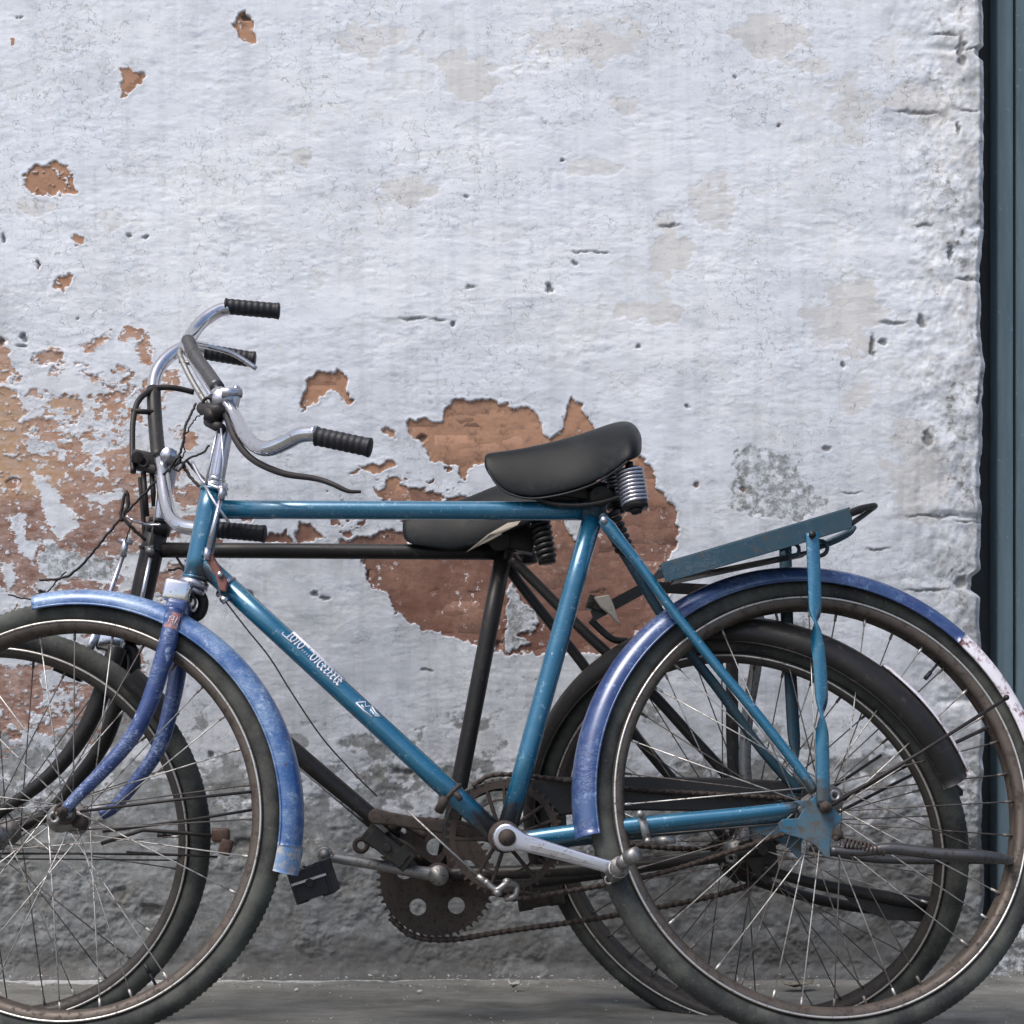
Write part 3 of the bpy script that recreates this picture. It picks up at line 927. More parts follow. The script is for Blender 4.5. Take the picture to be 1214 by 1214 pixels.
def grid_mesh(name, co, quads, mat, attrs):
    me = bpy.data.meshes.new(name)
    me.vertices.add(len(co))
    me.vertices.foreach_set("co", co.astype(np.float32).ravel())
    me.loops.add(quads.size)
    me.loops.foreach_set("vertex_index", quads.astype(np.int32).ravel())
    me.polygons.add(len(quads))
    me.polygons.foreach_set("loop_start", np.arange(0, quads.size, 4, dtype=np.int32))
    me.polygons.foreach_set("loop_total", np.full(len(quads), 4, dtype=np.int32))
    me.update(calc_edges=True)
    me.polygons.foreach_set("use_smooth", np.ones(len(quads), bool))
    for k, a in attrs.items():
        at = me.attributes.new(k, 'FLOAT', 'POINT')
        at.data.foreach_set("value", a.astype(np.float32).ravel())
    me.materials.append(mat)
    o = bpy.data.objects.new(name, me)
    scene.collection.objects.link(o)
    return o

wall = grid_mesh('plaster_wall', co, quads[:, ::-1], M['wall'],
                 {'peel': ext(F), 'ochre': ext(OC), 'grey': ext(greyf), 'tan': ext(T), 'dirt_shade': ext(np.clip(dirt_shade, 0, 1) * (F < 0)), 'chalk': ext(sstep(290, 200, U) * sstep(360, 400, V_)), 'grime_shade': np.clip(ext(grime_shade), 0, 1)})
wall['label'] = 'whitewashed plaster wall peeling to red brick behind the two bicycles'
wall['category'] = 'wall'

# bricks laid in courses just under the plaster; kept where the peeled patches bare them
bm_co = []
me = bpy.data.meshes.new('brick')
bl, bh, bd = .2320, .0665, .05
V, Fq = [], []
for y, ins_ in ((0, .004), (.004, 0), (bd, 0)):
    for sx, sz in ((-1, -1), (1, -1), (1, 1), (-1, 1)):
        V.append((sx * (bl / 2 - ins_), y, sz * (bh / 2 - ins_)))
Fq.append((0, 1, 2, 3))
for r in (0, 1):
    for k in range(4):
        Fq.append((r * 4 + k, r * 4 + 4 + k, r * 4 + 4 + (k + 1) % 4, r * 4 + (k + 1) % 4))
me.from_pydata(V, [], Fq)
me.materials.append(M['brick'])
me.polygons.foreach_set("use_smooth", [True] * len(me.polygons))
pxm = FOC / WD
nb = 0
for r in range(22):
    zc = .03 + r * .0765 + .038
    vc = 900 - (zc - CAMZ) * pxm
    for c_ in range(-4, 9):
        xc = c_ * .2425 + (.121 if r % 2 else 0) - .03
        uc = 607 + xc * pxm
        i0, i1 = np.searchsorted(us, uc - 74), np.searchsorted(us, uc + 74)
        j0, j1 = np.searchsorted(vs, vc - 20), np.searchsorted(vs, vc + 20)
        if i1 <= i0 or j1 <= j0 or (F[i0:i1, j0:j1] > .5).sum() < 260:
            continue
        o = bpy.data.objects.new('brick', me)
        o.location = (xc + random.uniform(-.003, .003), WALL_Y + .0035 + random.uniform(-.0003, .0005), zc + random.uniform(-.002, .002))
        o.rotation_euler = (random.uniform(-.004, .004), random.uniform(-.012, .012), random.uniform(-.003, .003))
        scene.collection.objects.link(o)
        o.parent = wall
        nb += 1

# masonry behind the plaster skin and beyond the doorway
Vb, Fb = boxv((-1.41 + (-.0), WALL_Y + .17, 1.0), 4.4, .25, 3.9)
core = link_mesh('wall_core', [v for v in Vb], Fb, M['wall'], wall, smooth=False)
Vb, Fb = boxv((3.1, WALL_Y + .14, 1.1), 2.0, .25, 4.0)
link_mesh('wall_beyond_door', Vb, Fb, M['wall'], wall, smooth=False)

# ------------------------------------------------------------------ ground
xs = graded(-1.15, 1.25, .008, -15, 15)
ys = graded(-.25, .64, .006, -16, 1.6)
GX, GY = np.meshgrid(xs, ys, indexing='ij')
GH = (fbm(GX * 6, GY * 6, 4, 90) - .5) * .010 + (fbm(GX * 40, GY * 40, 3, 91) - .5) * .002
rise = sstep(.30, .60, GY)
GH = GH + rise * .014 + sstep(.56, .61, GY + (fbm(GX * 9, GY * 0, 3, 93) - .5) * .03) * .006
GH = GH - .004
gedge = sstep(.545, .60, GY + (fbm(GX * 7, GY * 0, 4, 94) - .5) * .05) * sstep(.9, -.5, GX)
gi = np.arange(GX.size).reshape(GX.shape)
gq = np.stack([gi[:-1, :-1], gi[1:, :-1], gi[1:, 1:], gi[:-1, 1:]], -1).reshape(-1, 4)
ground = grid_mesh('ground', np.stack([GX, GY, GH], -1).reshape(-1, 3), gq, M['ground'], {'edge': gedge})
ground['kind'] = 'structure'

# ------------------------------------------------------------------ doorway at the right
def px(u, y):
    return (u - 607) * (D0 + y) / FOC
door = thing('wooden_door', 'weathered teal timber door and frame set back at the right end of the wall', 'door', (px(1190, .66), .70, 0))
def board(name, x0, x1, y0, z0, z1, mat, w=.004, th=.05):
    Vb, Fb = boxv(((x0 + x1) / 2, y0 + th / 2, (z0 + z1) / 2), x1 - x0, th, z1 - z0)
    return bevel(link_mesh(name, Vb, Fb, mat, door, smooth=False), w, 2)
board('frame_rebate', px(1140, .78), px(1186, .78), .78, .0, 2.4, M['wood_dark'])
board('frame_post', px(1182.5, .70), px(1202, .70), .70, .10, 2.4, M['teal'], .005)
xx = px(1204, .715)
for k in range(7):
    board('board', xx, xx + .142, .715, .10, 2.28, M['teal'], .004, .035)
    xx += .1445
board('frame_post', xx + .002, xx + .05, .70, .10, 2.4, M['teal'], .005)
board('frame_head', px(1150, .70), xx + .05, .694, 2.28, 2.42, M['teal'], .005, .08)
step = thing('door_step', 'rough whitewashed stone step below the teal door', 'step', (px(1200, .62), .7, 0))
sx = graded(px(1176, .62), px(1176, .62) + 1.3, .01, px(1170, .62), px(1176, .62) + 1.3)
sv, sf = [], []
nx, nz = 120, 26
for i in range(nx + 1):
    for j in range(nz + 1):
        x = px(1168, .62) + 1.35 * i / nx
        q = j / nz
        if q < .5:
            y, z = .625, .105 * q * 2
        else:
            y, z = .625 + (q - .5) * .4, .105
        nn = float(fbm(np.array([[x * 14]]), np.array([[q * 6]]), 4, 97)[0, 0]) - .5
        sv.append(Vector((x, y + nn * .035 * (q < .55), z + nn * .02)))
for i in range(nx):
    for j in range(nz):
        a = i * (nz + 1) + j
        sf.append((a, a + nz + 1, a + nz + 2, a + 1))
so = link_mesh('stone_block', sv, sf, M['wall'], step)
at = so.data.attributes.new('grey', 'FLOAT', 'POINT')
at.data.foreach_set('value', [.55] * len(sv))
at = so.data.attributes.new('peel', 'FLOAT', 'POINT')
at.data.foreach_set('value', [-12.0] * len(sv))
at = so.data.attributes.new('grime_shade', 'FLOAT', 'POINT')
at.data.foreach_set('value', [.15] * len(sv))
for oo, gv in ((core, .3),):
    for k_, v_ in (('peel', -12.0), ('grey', gv)):
        at = oo.data.attributes.new(k_, 'FLOAT', 'POINT')
        at.data.foreach_set('value', [v_] * len(oo.data.vertices))

# ================================================================== BLUE BICYCLE
blue = thing('bicycle', 'blue roadster bicycle in front, black sprung saddle and blue rear carrier', 'bicycle', (.05, 0, 0), 'old roadster bicycles leaning by the wall')
bf, bf_valve = make_wheel(blue, P(82, 971.4, 0), -6, -5, .291, .3235, M['rim'], 32, tread=True, missing=(3, 4, 9, 14, 15, 22), shiny=.6)
br, br_valve = make_wheel(blue, P(972.7, 952.7, 0), 8, -12, .310, .344, M['rim'], 40, missing=(6, 17, 28), hw=.052, shiny=.45)
bf_valve.rotation_euler = (0, math.radians(-(-60)), 0)
br_valve.rotation_euler = (0, math.radians(-47), 0)

def ax_tube(name, a, b, r, mat, par, **k):
    return tube(name, [a, (a + b) / 2, b], r, mat, par, n=2, seg=20, **k)

tt = ax_tube('top_tube', B(255, 604), B(706, 606), .0140, M['frame'], blue)
ht = ax_tube('head_tube', B(253, 580), B(231, 690), .0185, M['frame'], blue)
for c_, w_ in ((B(253, 582), .0028), (B(232, 686), .0024)):
    V, Fq = ring(c_, B(253, 580) - B(231, 690), .0185, w_)
    link_mesh('lug', V, Fq, M['frame'], ht)
dt = ax_tube('down_tube', B(241, 668), B(592, 992), .0155, M['frame'], blue)
stube = ax_tube('seat_tube', B(707, 597), B(600, 988), .0148, M['frame'], blue)
V, Fq = join(sweep([B(709, 588), B(703, 614)], .0172, 20), rod(B(690, 606), B(712, 606), .0160, 20), rod(B(716, 614, -.030), B(716, 614, .030), .0075, 16))
link_mesh('seat_lug', V, Fq, M['frame2'], stube)
V, Fq = rod(B(598, 992, -.036), B(598, 992, .036), .0235, 28)
link_mesh('bottom_bracket', V, Fq, M['rust'], blue)
# stays
nb_ = [B(714, 615, -.032), B(722, 625, -.032), B(738, 645, -.034), B(760, 672, -.036), B(800, 727, -.042), B(850, 790, -.050), B(900, 850, -.056), B(945, 908, -.060), B(966, 938, -.062)]
ss = tube('seat_stay', nb_, [.0075, .0105, .0085, .0075, .0075, .0075, .0075, .0072, .007], M['frame'], blue)
V, Fq = rod(B(716, 617, -.044), B(716, 617, -.036), .0055, 12)
link_mesh('bolt', V, Fq, M['alloy'], ss)
fb_ = [B(718, 622, .034), B(742, 660, .036), B(795, 745, .042), B(850, 815, .050), B(901, 886, .056), B(948, 940, .060)]
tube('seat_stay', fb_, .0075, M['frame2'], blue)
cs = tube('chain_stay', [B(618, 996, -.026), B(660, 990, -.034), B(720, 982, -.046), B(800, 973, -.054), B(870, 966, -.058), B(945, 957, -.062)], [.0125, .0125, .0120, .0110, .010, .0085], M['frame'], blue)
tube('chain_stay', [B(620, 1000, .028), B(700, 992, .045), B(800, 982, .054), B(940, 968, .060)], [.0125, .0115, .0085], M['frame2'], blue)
# stand clamp and clips on the near chain stay
V, Fq = join(plate([B(755, 964, -.07), B(764, 963, -.07), B(773, 998, -.07), B(764, 1002, -.07)], Vector((0, -.002, 0)), Vector((0, .002, 0))),
             rod(B(759, 965, -.078), B(759, 965, -.040), .0052, 12), rod(B(768, 997, -.078), B(768, 997, -.040), .0046, 12),
             plate([B(776, 992, -.05), B(800, 990, -.05), B(802, 1000, -.05), B(778, 1003, -.05)], Vector((0, -.002, 0)), Vector((0, .002, 0))))
link_mesh('clamp', V, Fq, M['steel'], cs)
# rear dropout plates
for s, o in ((-1, -.064), (1, .060)):
    dx = -34 if s > 0 else 0
    poly = [(922, 976), (928, 971), (946, 970), (953, 958), (940, 950), (962, 948), (968, 940), (984, 940), (987, 958), (999, 970), (990, 980), (984, 1000), (984, 1018), (978, 1016), (966, 1002), (950, 994), (934, 990), (924, 985)]
    V, Fq = plate([B(u + dx, v, o) for u, v in poly], Vector((0, -.0025, 0)), Vector((0, .0025, 0)))
    do = bevel(link_mesh('dropout', V, Fq, M['dropout'], blue, smooth=False), .0012, 2)
    V, Fq = join(sweep([B(979 + dx, 957, o - .016 * (s < 0)), B(979 + dx, 957, o + .016)], .0095, 6), rod(B(979 + dx, 957, o - .026 * (s < 0) - .004), B(979 + dx, 957, o + .02), .005, 10),
                 rod(B(993 + dx, 990, o - .007), B(993 + dx, 990, o + .004), .009, 6), rod(B(991 + dx, 994, o - .012), B(991 + dx, 994, o), .004, 8))
    link_mesh('axle_nut', V, Fq, M['rust'], do)
# blades of the fork
fn = tube('fork_blade', [B(207, 722, -.040), B(203, 745, -.042), B(194, 780, -.045), B(176, 836, -.047), B(154, 877, -.048), B(120, 916, -.050), B(92, 944, -.052), B(78, 960, -.053)],
          [.0135, .0135, .0135, .0125, .0115, .0102, .009, .0085], M['fork'], blue, seg=16)
tube('fork_blade', [B(222, 725, .035), B(219, 750, .040), B(212, 789, .043), B(204, 832, .046), B(189, 885, .048), B(163, 924, .050), B(136, 956, .052), B(120, 966, .053)],
     [.0135, .0135, .0135, .0125, .0115, .0102, .009, .0085], M['fork'], blue, seg=16)
V, Fq = join(rod(B(74, 963, -.072), B(74, 963, -.054), .0095, 6), rod(B(72, 962, -.080), B(74, 963, -.05), .0045, 8), ring(B(77, 964, -.052), (0, 1, 0), .014, .003), rod(B(92, 974, -.045), B(98, 976, -.030), .010, 10))
link_mesh('axle_nut', V, Fq, M['rust'], fn)
# the little sticker round the near blade
def on_tube(p0, p1, r, s, a, lift=.0006):
    """point on the surface of a straight tube: s along it, a = angle round it from the camera side (positive up)"""
    t = (p1 - p0).normalized()
    n = Vector((0, -1, 0)); n = (n - t * n.dot(t)).normalized()
    w = n.cross(t)
    if w.z < 0:
        w = -w
    return p0.lerp(p1, s) + (n * math.cos(a) + w * math.sin(a)) * (r + lift)
a_, b_ = B(209, 727, -.040), B(200, 757, -.043)
V, Fq = [], []
for i in range(7):
    for j in range(9):
        V.append(on_tube(a_, b_, .0136, .05 + .62 * i / 6, -.75 + 1.5 * j / 8, .0004))
for i in range(6):
    for j in range(8):
        Fq.append((i * 9 + j, i * 9 + j + 1, (i + 1) * 9 + j + 1, (i + 1) * 9 + j))
stk = link_mesh('sticker', V, Fq, M['sticker'], fn)
strokes = []
for (s0, q0, s1, q1) in ((.20, -.50, .50, -.32), (.20, -.15, .50, -.15), (.22, -.15, .22, .12), (.35, -.15, .35, .10), (.22, .30, .50, .30), (.30, .22, .22, .30)):
    strokes.append(sweep([on_tube(a_, b_, .0136, s0 + (s1 - s0) * k / 4, q0 + (q1 - q0) * k / 4, .0007) for k in range(5)], .00055, 6))
V, Fq = join(*strokes)
link_mesh('sticker_mark', V, Fq, M['print'], stk)
# crown, headset
t_ = (B(231, 690) - B(253, 580)).normalized()
V, Fq = join(rod(B(231, 689), B(229, 696), .0215, 24), rod(B(229, 697), B(227, 702), .0185, 24))
hd = link_mesh('headset_cup', V, Fq, M['alloy'], blue)
Rm = Matrix((t_.cross(Vector((0, 1, 0))), Vector((0, 1, 0)), t_)).transposed()
V, Fq = boxv(B(213, 702, -.012), .040, .050, .034, Rm)
cr_ = bevel(link_mesh('fork_crown', V, Fq, M['chrome'], blue), .006, 3)
V, Fq = join(boxv(B(215, 722, -.0), .030, .085, .022, Rm))
bevel(link_mesh('crown_shoulder', V, Fq, M['fork'], cr_), .006, 3)
V, Fq = join(sweep(catmull([B(229, 700, .01), B(238, 706, .012), B(241, 716, .014), B(237, 728, .016), B(226, 734, .018)], 6), .008, 10), sweep(catmull([B(228, 704, -.02), B(232, 714, -.02), B(228, 722, -.02)], 5), .002, 6))
link_mesh('dynamo_bracket', V, Fq, M['black'], cr_)

# steering: locknut, quill stem, handlebar
V, Fq = join(rod(B(254, 583), B(256, 572), .0185, 24), ring(B(255, 577), t_, .0175, .003), rod(B(256, 572), B(258, 566), .013, 20))
link_mesh('headset_cup', V, Fq, M['chrome'], blue)
st_ = tube('stem', [B(257, 572), B(266, 520), B(275, 474), B(277, 463)], [.0110, .0112, .0120, .0118], M['alloy'], blue, seg=20)
V, Fq = join(rod(B(264, 474, -.016), B(264, 474, .018), .016, 24), rod(B(262, 466, -.018), B(285, 466, .0), .008, 16), rod(B(279, 466), B(281, 458), .0052, 6))
link_mesh('clamp', V, Fq, M['alloy'], st_)
hb = tube('handlebar', [B(270, 366, .225), B(258, 369, .22), B(240, 381, .205), B(227, 397, .18), B(222, 408, .15), B(231, 425, .11), B(247, 447, .06), B(263, 470, .01), B(276, 490, -.02),
                        B(291, 516, -.075), B(303, 528, -.11), B(318, 532, -.14), B(338, 525, -.16), B(356, 516, -.18), B(376, 514, -.195)], .0108, M['chrome'], blue, n=8, seg=16)
V, Fq = sweep(catmull([B(223, 404, .146), B(231, 422, .108), B(247, 444, .058), B(258, 460, .02)], 6), .0111, 14)
link_mesh('dark_bar_shell', V, Fq, M['steel_dark'], hb)  # added shell: the chrome bar's dark reflection put into colour
g1 = grip(B(266, 363, .225), B(332, 369, .235), blue)
g2 = grip(B(374, 517, -.195), B(440, 531, -.205), blue)
# brake levers and rods
V, Fq = join(sweep(catmull([B(268, 492, -.02), B(280, 522, -.06), B(300, 545, -.10), B(335, 561, -.14), B(372, 567, -.17), B(392, 573, -.185), B(412, 582, -.19), B(428, 583, -.19)], 8), [.0052, .0052, .0048, .004, .0035, .002], 10))
link_mesh('brake_lever', V, Fq, M['cable'], blue)
V, Fq = join(sweep(catmull([B(262, 486, .02), B(246, 462, .05), B(231, 437, .09), B(222, 417, .13), B(226, 408, .15), B(246, 411, .19), B(275, 419, .21), B(304, 437, .215)], 8), .0042, 10))
link_mesh('brake_lever', V, Fq, M['chrome'], blue)
V, Fq = join(sweep(catmull([B(256, 500, .03), B(245, 480, .05), B(228, 452, .09), B(217, 430, .12), B(213, 418, .14), B(218, 410, .155)], 6), .0046, 10),
             rod(B(222, 420, .12), B(229, 414, .13), .007, 10), rod(B(213, 428, .125), B(232, 432, .12), .0035, 8))
link_mesh('brake_lever_pivot', V, Fq, M['steel'], blue)
V, Fq = join(rod(B(240, 484, .035), B(262, 488, -.02), .010, 12), rod(B(247, 500, .02), B(262, 508, -.02), .008, 12), rod(B(252, 470, .03), B(262, 505, .0), .0065, 10), boxv(B(253, 494, .0), .022, .03, .018, Rm),
             ring(B(247, 478, .02), (0, 1, .2), .008, .0025))
link_mesh('lever_bracket', V, Fq, M['cable'], blue)
V, Fq = join(sweep([B(258, 508, -.02), B(250, 545, -.02), B(243, 577, -.02)], .0018, 8), sweep([B(262, 508, -.025), B(265, 545, -.025), B(263, 582, -.025)], .0018, 8),
             sweep(catmull([B(228, 548, .02), B(240, 570, -.01), B(252, 576, -.02), B(263, 580, -.026)], 6), .0026, 8), sweep([B(243, 576, -.024), B(256, 598, -.028), B(271, 619, -.03)], .0024, 8))
link_mesh('brake_link', V, Fq, M['alloy'], blue)
V, Fq = join(rod(B(264, 578, -.03), B(262, 592, -.03), .0052, 12), rod(B(262, 590, -.03), B(246, 655, -.03), .0036, 12), rod(B(246, 650, -.03), B(245, 664, -.03), .0048, 12), rod(B(258, 579, -.03), B(268, 579, -.03), .0045, 8))
link_mesh('brake_rod', V, Fq, M['alloy'], blue)
V, Fq = plate([B(240, 656, -.026), B(249, 654, -.026), B(270, 690, -.026), B(268, 702, -.026), B(260, 700, -.026), B(256, 684, -.026)], Vector((0, -.003, 0)), Vector((0, .02, 0)))
rl = bevel(link_mesh('rod_guide', V, Fq, M['rust_red'], blue, smooth=False), .002)
V, Fq = join(rod(B(261, 681, -.034), B(261, 681, -.026), .0042, 10), ring(B(268, 696), B(241, 668) - B(592, 992), .0168, .0035), rod(B(264, 708, -.02), B(268, 714, -.02), .006, 8), rod(B(262, 712, -.02), B(272, 710, -.01), .003, 8))
link_mesh('clip', V, Fq, M['chrome'], rl)
V, Fq = join(sweep(catmull([B(268, 714, -.018), B(292, 745, -.018), B(320, 780, -.018), B(345, 820, -.016), B(380, 872, -.014), B(415, 912, -.012), B(447, 944, -.01)], 8), .0012, 6))
link_mesh('brake_cable', V, Fq, M['cable'], blue)
V, Fq = join(sweep([B(483, 961, -.024), B(530, 1005, -.026), B(572, 1043, -.028)], .0016, 8), rod(B(566, 1038, -.028), B(578, 1047, -.028), .0045, 8), sweep(catmull([B(575, 1044, -.03), B(588, 1055, -.03), B(600, 1048, -.03), B(612, 1050, -.02), B(610, 1062, -.02), B(598, 1066, -.02)], 5), .0045, 8),
             rod(B(600, 1046, -.034), B(603, 1046, -.02), .006, 8), rod(B(590, 1058, -.034), B(590, 1058, -.02), .006, 8))
link_mesh('brake_rod', V, Fq, M['steel'], blue)
V, Fq = join(ring(B(536, 941), B(241, 668) - B(592, 992), .0172, .0032), rod(B(528, 946, -.02), B(520, 962, -.01), .007, 10), rod(B(540, 940, -.018), B(546, 948, -.022), .004, 8))
link_mesh('clip', V, Fq, M['rust'], dt)

# worn writing on the down tube (strokes too rubbed to read) and the small crest below it
a_, b_ = B(241, 668), B(592, 992)
def stroke(pts, w=.0009):
    w *= 1.35
    return sweep([on_tube(a_, b_, .0155, s, q, .0004) for s, q in pts], w, 6)
strokes = []
s = .283
random.seed(21)
for k, g in enumerate('lOIOWAOIGSEEECR'):
    w = .0128 if g in 'OGWA' else .0095
    lo, hi = .22, 1.2
    if g == 'O':
        strokes.append(stroke([(s + w * (.5 + .42 * math.cos(t)), (lo + hi) / 2 + (hi - lo) / 2 * math.sin(t)) for t in [i * math.pi / 6 for i in range(13)]]))
    elif g in 'GC':
        strokes.append(stroke([(s + w * (.5 + .46 * math.cos(t)), (lo + hi) / 2 + (hi - lo) / 1.8 * math.sin(t)) for t in [.6 + i * math.pi / 6.5 for i in range(11)]], .0011))
        strokes.append(stroke([(s + w * .5, .75), (s + w * .95, .75), (s + w * .95, .5)]))
    elif g in 'lI':
        strokes.append(stroke([(s + w * .4, lo), (s + w * .45, hi)], .0012))
    elif g in 'WA':
        strokes.append(stroke([(s, hi), (s + w * .25, lo), (s + w * .5, hi), (s + w * .75, lo), (s + w, hi)], .0009))
    else:
        for q in (lo, (lo + hi) / 2, hi):
            strokes.append(stroke([(s, q), (s + w * .8, q)], .0012))
        strokes.append(stroke([(s, lo), (s, hi)], .0012))
    s += w * 1.12
strokes.append(stroke([(.272, .40), (.272, .2), (.305, .2)], .0008))
strokes.append(stroke([(.285, 1.22), (.36, 1.24), (.46, 1.22)], .0020))
for pts in ([(.522, .15), (.535, .9), (.545, .5), (.552, 1.05), (.560, .6)], [(.522, .15), (.548, .12), (.575, .2)], [(.553, 1.05), (.575, .75), (.590, .8)], [(.560, .62), (.578, .5), (.588, .75)], [(.535, .35), (.548, .3)]):
    strokes.append(stroke(pts, .0009))
V, Fq = join(*strokes)
link_mesh('lettering', V, Fq, M['print'], dt)

# saddle
sst = [(574, 541, 552, .010), (577, 537, 560, .016), (586, 535, 574, .022), (602, 533, 586, .027), (625, 529, 592, .031), (652, 523, 590, .036), (682, 515, 583, .045),
       (708, 506, 573, .062), (728, 499, 560, .080), (743, 497, 549, .090), (753, 502, 545, .088), (759, 512, 541, .070), (761, 519, 535, .045)]
sd = saddle_mesh(B, sst, 'saddle', M['leather'], blue)
V, Fq = sweep(catmull([B(579, 558, -.019), B(588, 573, -.024), B(603, 585, -.029), B(626, 591, -.033), B(652, 589, -.038), B(682, 582, -.047), B(708, 572, -.064), B(729, 559, -.082), B(744, 547, -.092)], 8), .0016, 8)
link_mesh('piping', V, Fq, M['rubber'], sd)
V, Fq = join(sweep(catmull([B(592, 562, 0), B(620, 584, .0), B(680, 590, .0), B(730, 584, .0)], 6), .008, 10),
             sweep(catmull([B(600, 572, -.01), B(650, 596, -.02), B(700, 598, -.03), B(745, 586, -.05)], 6), .004, 8), sweep(catmull([B(600, 572, .01), B(650, 594, .02), B(700, 594, .03), B(738, 584, .06)], 6), .004, 8),
             rod(B(712, 588, -.028), B(712, 588, .028), .016, 20), rod(B(706, 580, -.02), B(706, 604, 0), .013, 16), boxv(B(660, 578, 0), .15, .030, .028, Matrix.Rotation(.12, 3, 'Y')))
bevel(link_mesh('saddle_frame', V, Fq, M['black'], sd), .003)
for o, u0, u1 in ((-.055, 746, 753), (.055, 726, 733)):
    V, Fq = join(coil(B(u0, 556, o), B(u1, 598, o), .0185, .0025, 9.5, 8))
    sp_ = link_mesh('spring', V, Fq, M['alloy'], sd)
    V, Fq = rod(B(u0, 556, o), B(u1, 597, o), .0155, 16)
    link_mesh('spring_gap_dark', V, Fq, M['black'], sp_)  # black cylinder added inside the coil to darken its gaps
    V, Fq = rod(B(u0, 548, o), B(u0, 557, o), .006, 10)
    link_mesh('spring_post', V, Fq, M['black'], sp_)
    V, Fq = join(rod(B(u1, 595, o), B(u1 + 1, 603, o), .0185, 20), rod(B(u1 + 1, 603, o), B(u1 + 2, 609, o), .011, 16, .007))
    link_mesh('spring_cap', V, Fq, M['black'], sp_)
V, Fq = join(rod(B(709, 574), B(704, 610), .0128, 20))
link_mesh('seat_post', V, Fq, M['black'], blue)
V, Fq = join(coil(B(722, 606, .03), B(742, 655, .03), .011, .0045, 7, 8))
link_mesh('lock_coil', V, Fq, M['rubber'], blue)

# mudguards and their stays
ff = fender(blue, bf, -7, 102, .340, M['fender'], half=.029, drop=.026, shift=.009)
rf = fender(blue, br, 46, 188, .361, M['fender_dark'], tail=(-10, 46), tail_mat=M['white'], half=.030, drop=.029, shift=-.008)
V, Fq = join(sweep([B(95, 962, -.056), B(210, 948, -.046), B(332, 935, -.034)], .0022, 8), rod(B(330, 935, -.038), B(330, 935, -.028), .004, 8))
link_mesh('mudguard_stay', V, Fq, M['cable'], ff)
V, Fq = sweep([B(122, 986, .056), B(226, 972, .046), B(330, 955, .034)], .0022, 8)
link_mesh('mudguard_stay', V, Fq, M['cable'], ff)
V, Fq = join(sweep([B(985, 955, -.070), B(1090, 893, -.055), B(1193, 828, -.036)], .0026, 8), rod(B(1193, 827, -.042), B(1193, 827, -.03), .0045, 8))
link_mesh('mudguard_stay', V, Fq, M['cable'], rf)
V, Fq = sweep([B(965, 962, .062), B(1080, 905, .05), B(1172, 862, .034)], .0028, 8)
link_mesh('mudguard_stay', V, Fq, M['cable'], rf)
s2 = [(.340 + .002 - .028 + .028 * (math.sin(math.pi * k / 12) ** .75), .031 * math.cos(math.pi * k / 12)) for k in range(13)]
V, Fq = revolve(s2 + [(q[0] - .0016, q[1] * .95) for q in s2][::-1], 10, math.radians(-13.5), math.radians(-6.5), cap=True)
link_mesh('mudguard_tip', [WHEEL_M[bf.name] @ v + Vector((.009, 0, 0)) for v in V], Fq, M['tip'], ff, local=True)
V, Fq = plate([B(338, 1018, -.02), B(356, 1032, -.02), B(352, 1034, -.02), B(328, 1020, -.02)], Vector((0, 0, 0)), Vector((0, .04, 0)))
link_mesh('mudguard_lip', V, Fq, M['alloy'], ff)

# carrier
rk = bpy.data.objects.new('carrier', None); rk.empty_display_size = .05
scene.collection.objects.link(rk); rk.parent = blue
for o in (-.072, .068):
    V, Fq = plate([B(783, 669, o), B(1005, 603, o), B(1010, 612, o), B(1010, 626, o), B(945, 646, o), B(789, 691, o)], Vector((0, -.0014, 0)), Vector((0, .0014, 0)))
    a = join((V, Fq), plate([B(783, 669, o), B(1005, 603, o), B(1005, 605, o), B(783, 671, o)], Vector((0, 0, 0)), Vector((0, .018 if o < 0 else -.018, 0))))
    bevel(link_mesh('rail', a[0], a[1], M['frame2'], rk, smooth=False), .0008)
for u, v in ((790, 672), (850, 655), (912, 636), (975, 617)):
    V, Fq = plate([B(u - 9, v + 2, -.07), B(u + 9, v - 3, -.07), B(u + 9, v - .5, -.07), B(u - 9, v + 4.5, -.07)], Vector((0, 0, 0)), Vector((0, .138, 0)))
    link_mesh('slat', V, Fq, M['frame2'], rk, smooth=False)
V, Fq = join(sweep(catmull([B(1004, 609, -.066), B(1020, 603, -.055), B(1034, 600, -.035), B(1037, 600, 0), B(1034, 601, .035), B(1018, 606, .06), B(1002, 612, .066)], 6), .0048, 10),
             sweep(catmull([B(1008, 622, -.062), B(1022, 612, -.045), B(1034, 603, -.02), B(1036, 602, 0)], 6), .004, 10))
link_mesh('end_loop', V, Fq, M['black'], rk)
V, Fq = join(sweep(catmull([B(968, 650, -.04), B(990, 642, -.045), B(1008, 632, -.04), B(1012, 626, -.02), B(1010, 628, .03), B(985, 640, .04), B(960, 652, .04)], 6), .0036, 10),
             coil(B(972, 650, -.05), B(972, 650, .045), .011, .003, 9, 8), coil(B(940, 652, -.05), B(940, 652, .0), .009, .0028, 7, 8))
link_mesh('spring_clip', V, Fq, M['frame2'], rk)
V, Fq = plate([B(800, 688, -.03), B(960, 655, -.03), B(960, 652, -.03), B(800, 684, -.03)], Vector((0, 0, 0)), Vector((0, .06, 0)))
link_mesh('support_plate', V, Fq, M['black'], rk, smooth=False)
def strut(pts, tw, w=.0092, t=.0024, mat='frame', par=rk, nm='strut'):
    c_ = catmull([Vector(p) for p in pts], 10)
    k = np.linspace(0, len(tw) - 1, len(c_))
    tws = [float(np.interp(q, range(len(tw)), tw)) for q in k]
    V, F = sweep(c_, 1.0, 8, flat=(w, t), twist=tws)
    return link_mesh(nm, V, F, M[mat], par)
pi = math.pi
